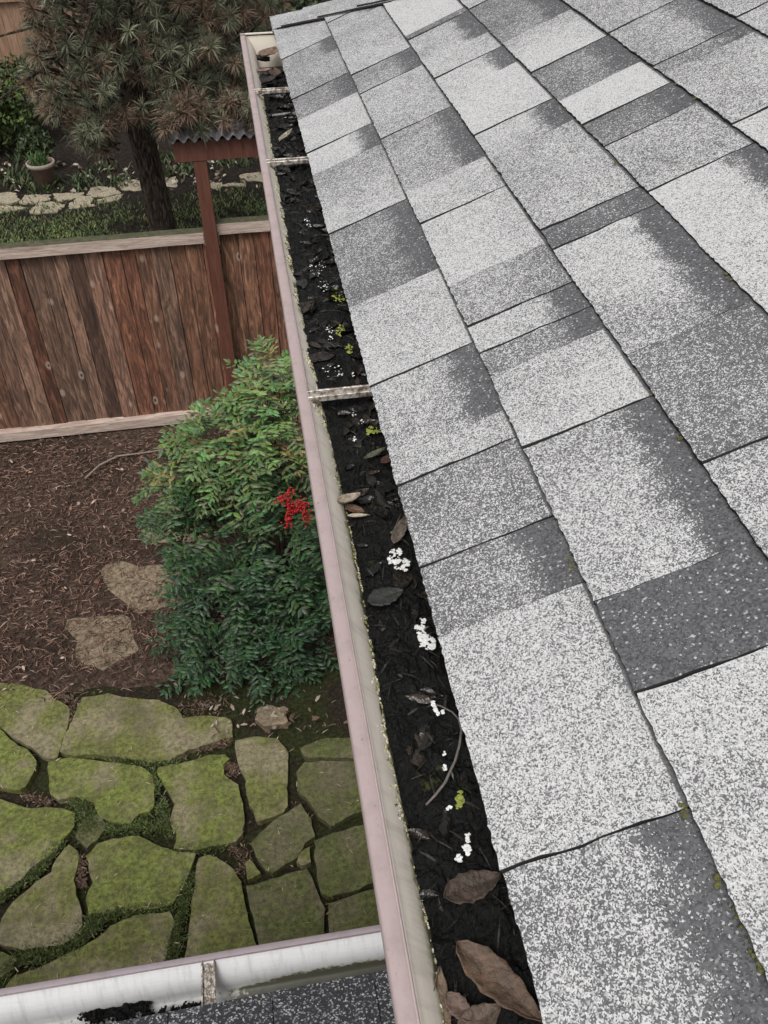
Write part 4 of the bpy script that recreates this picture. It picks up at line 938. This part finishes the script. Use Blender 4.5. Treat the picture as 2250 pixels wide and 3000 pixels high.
def blotch(name, label, cat, mat, group, pts, z=None, dz=.0075, kind=None):
    """little crusty patch built from many flat lumps; pts in photo pixels"""
    global vs, fs
    vs = []; fs = []; P = []
    for x, y, r, n_ in pts:
        for _ in range(n_*(7 if mat is M_white else 3)):
            a = rnd.uniform(0, 6.28); q = r*1.35*math.sqrt(rnd.random()); zz = -.035
            for _k in range(3): p = onz(x+q*math.cos(a)*.8, y+q*math.sin(a), zz); zz = zm(p.y)+dz+.002
            if kind is None and noise.noise(p*190)+.5*noise.noise(p*520) < -.06+.25*(q/r-.8): continue
            P.append(p)
    c = sum(P, Vector())/len(P)
    for p in P: lump(p-c, rnd.uniform(.0005, .0016)*(1 if mat is M_white else 1.5), Vector((rnd.uniform(-.3, .3), rnd.uniform(-.3, .3), 1)).normalized(), .16)
    o = pymesh(name, vs, fs, mat); o.location = c; return tag(o, label, cat, group, kind)
gd = 'white droppings in the gutter'
blotch('bird_dropping', 'round white dropping with a dark gap under the ribbed leaf', 'bird dropping', M_white, gd, [(1150, 1620, 10, 14), (1165, 1650, 14, 34), (1185, 1655, 14, 34), (1147, 1638, 10, 16), (1170, 1618, 8, 8)])
blotch('bird_dropping', 'long white dropping beside the shingle edge, second from the ribbed leaf', 'bird dropping', M_white, gd, [(1240, 1815, 8, 8), (1230, 1840, 13, 22), (1240, 1865, 14, 34), (1258, 1885, 16, 38), (1240, 1890, 10, 16)])
blotch('bird_dropping', 'thin white ring shaped dropping at the upper end of the twig', 'bird dropping', M_white, gd, [(1272, 2065, 5, 5), (1277, 2080, 5, 6), (1285, 2093, 5, 6), (1298, 2085, 4, 4), (1268, 2055, 4, 3)])
blotch('bird_dropping', 'speckled white dropping below the twig near the brown leaf', 'bird dropping', M_white, gd, [(1366, 2490, 12, 18), (1375, 2460, 8, 8), (1345, 2515, 10, 5), (1372, 2445, 8, 4)])
blotch('dropping_flecks', 'scattered tiny white flecks on the black silt of the main gutter', 'dropping flecks', M_white, None, [(1303, 2207, 7, 1), (1302, 2250, 6, 1), (1318, 2368, 7, 1), (1038, 1215, 6, 1), (1040, 1285, 5, 1), (1060, 1235, 5, 1), (965, 965, 10, 2), (968, 990, 6, 1), (990, 1090, 14, 2), (1035, 1095, 5, 1), (930, 780, 22, 4), (900, 655, 12, 2), (960, 1085, 14, 1), (830, 345, 9, 1), (950, 840, 16, 2)], kind='stuff')
gm = 'moss patches in the gutter'
blotch('moss_patch', 'bright lime moss clump between nearest hanger and olive leaf', 'moss', M_moss, gm, [(1085, 1262, 10, 22), (1105, 1258, 9, 12), (1098, 1268, 8, 10)])
blotch('moss_patch', 'lime moss clump below the twig beside the speckled dropping', 'moss', M_moss, gm, [(1350, 2340, 12, 26), (1345, 2360, 8, 10), (1348, 2318, 6, 6)])
blotch('moss_patch', 'dull yellow moss highest up the silt, above the nearest hanger', 'moss', M_moss, gm, [(985, 862, 15, 20), (998, 878, 12, 12)])
blotch('moss_patch', 'oval yellow moss clump midway above the nearest hanger', 'moss', M_moss, gm, [(995, 966, 14, 24)])
blotch('moss_patch', 'olive moss streak just above the nearest hanger', 'moss', M_moss, gm, [(1025, 1020, 12, 18)])
def tpts(l, dz): return [onz(x, y, zm(onz(x, y, -.035).y)+dz+e) for x, y, e in l]
bm = bmesh.new(); tube(bm, tpts([(1262, 2062, 0), (1290, 2068, .002), (1325, 2086, .005), (1345, 2108, .008), (1352, 2141, .010), (1346, 2185, .009), (1333, 2230, .006), (1304, 2293, .003), (1275, 2330, .001), (1248, 2358, -.002)], .009), [.0006, .0008, .0009, .001, .0011, .0012, .0012, .0013, .0012, .0010], 7)
tag(obj('twig', bm, M_twig, None, True), 'thin curved grey twig lying on the silt against the shingles', 'twig')
bm = bmesh.new(); tube(bm, tpts([(1174, 1506, .004), (1160, 1540, .004), (1150, 1575, .003)], .010), [.0005, .0006, .0004], 6)
tag(obj('twig', bm, M_twig, None, True), 'short straight stalk beside the long ribbed brown leaf', 'twig')

# lower roof, its silt clumps and the wing beneath
wing = thing('house_wing', 'lower wing with dark shingle roof under the lower gutter at the bottom left', 'house', (-1.5, 0, G))
bm = bmesh.new(); ze2 = -1.135; tl = math.tan(R(22))
def lr(x, y, h=0): return (x, y, ze2+(.70-y)*tl+h)
vs = []; fs = []
for k in range(12):
    y0 = .70-k*.133
    for i in range(24):
        x0 = -4+i*.192; x1 = min(x0+.190, .615); q = len(vs); yb = y0-.145; sk = .012*((x0+x1)/2+.3)
        e0 = .02*(x0+.3) if k == 0 else 0; e1 = .02*(x1+.3) if k == 0 else 0
        vs += [lr(x0, y0+e0, .007), lr(x1, y0+e1, .007), lr(x1, yb, .0005), lr(x0, yb, .0005), lr(x0, y0+e0, -.002), lr(x1, y0+e1, -.002)]; fs += [(q, q+3, q+2, q+1), (q, q+1, q+5, q+4)]
local(pymesh('shingle_roof', vs, fs, M_dshingle), wing)
bm = bmesh.new(); bm.faces.new([bm.verts.new(lr(*p, -.006)) for p in ((-4, .69), (.61, .69), (.61, -.9), (-4, -.9))]); local(obj('roof_deck', bm, M_edge), wing)
bm = bmesh.new(); box(bm, (-4, .650, -1.30), (.61, .672, -1.16)); local(obj('fascia', bm, M_fascia), wing)
bm = bmesh.new(); box(bm, (-3.8, -2.4, G-.1), (.60, .2, -1.2)); local(obj('wall', bm, M_wall), wing)
def clump(label, pts, n_, L):
    """ragged lump of black sludge: many crumpled blobs with a few fibres"""
    global vs, fs
    vs = []; fs = []; P = []
    for x, y, r in pts:
        for _ in range(n_):
            p = onz(x+rnd.gauss(0, r*.75), y+rnd.gauss(0, r*.75), -1.236); d_ = noise.noise(p*60); p.z += .012+.022*max(0, d_+.3)*rnd.random(); P.append(p)
    c = sum(P, Vector())/len(P)
    for p in P: lump(p-c, rnd.uniform(.0010, .0042), Vector((rnd.uniform(-.8, .8), rnd.uniform(-.8, .8), 1)).normalized(), rnd.uniform(.3, 1.2))
    for p in P[::6]:
        a = rnd.uniform(0, 6.28); d = Vector((math.cos(a), math.sin(a), rnd.uniform(-.2, .8)))*L*rnd.uniform(.3, 1); s_ = Vector((-d.y, d.x, 0)).normalized()*.0009; q = p-c; k = len(vs)
        vs.extend([q-s_, q+s_, q+d*.6+s_+Vector((0, 0, .003)), q+d, q+d*.6-s_+Vector((0, 0, .003))]); fs.append((k, k+1, k+2, k+3, k+4))
    o = pymesh('silt_clump', vs, fs, M_muck); o.location = c; tag(o, label, 'silt clump', 'black silt clumps in the lower gutter')
clump('ragged black silt clump farther left in the lower gutter', [(285, 2945, 16), (275, 2975, 22), (305, 2970, 16), (268, 2925, 9)], 260, .012)
clump('ragged black silt clump closer to the strap in the lower gutter', [(395, 2945, 16), (375, 2980, 22), (350, 2975, 14), (412, 2925, 9), (425, 2955, 10)], 240, .012)
clump('low black silt ridge touching the left side of the strap', [(440, 2990, 12), (480, 2985, 12), (520, 2978, 10), (555, 2968, 11), (580, 2962, 8)], 170, .010)
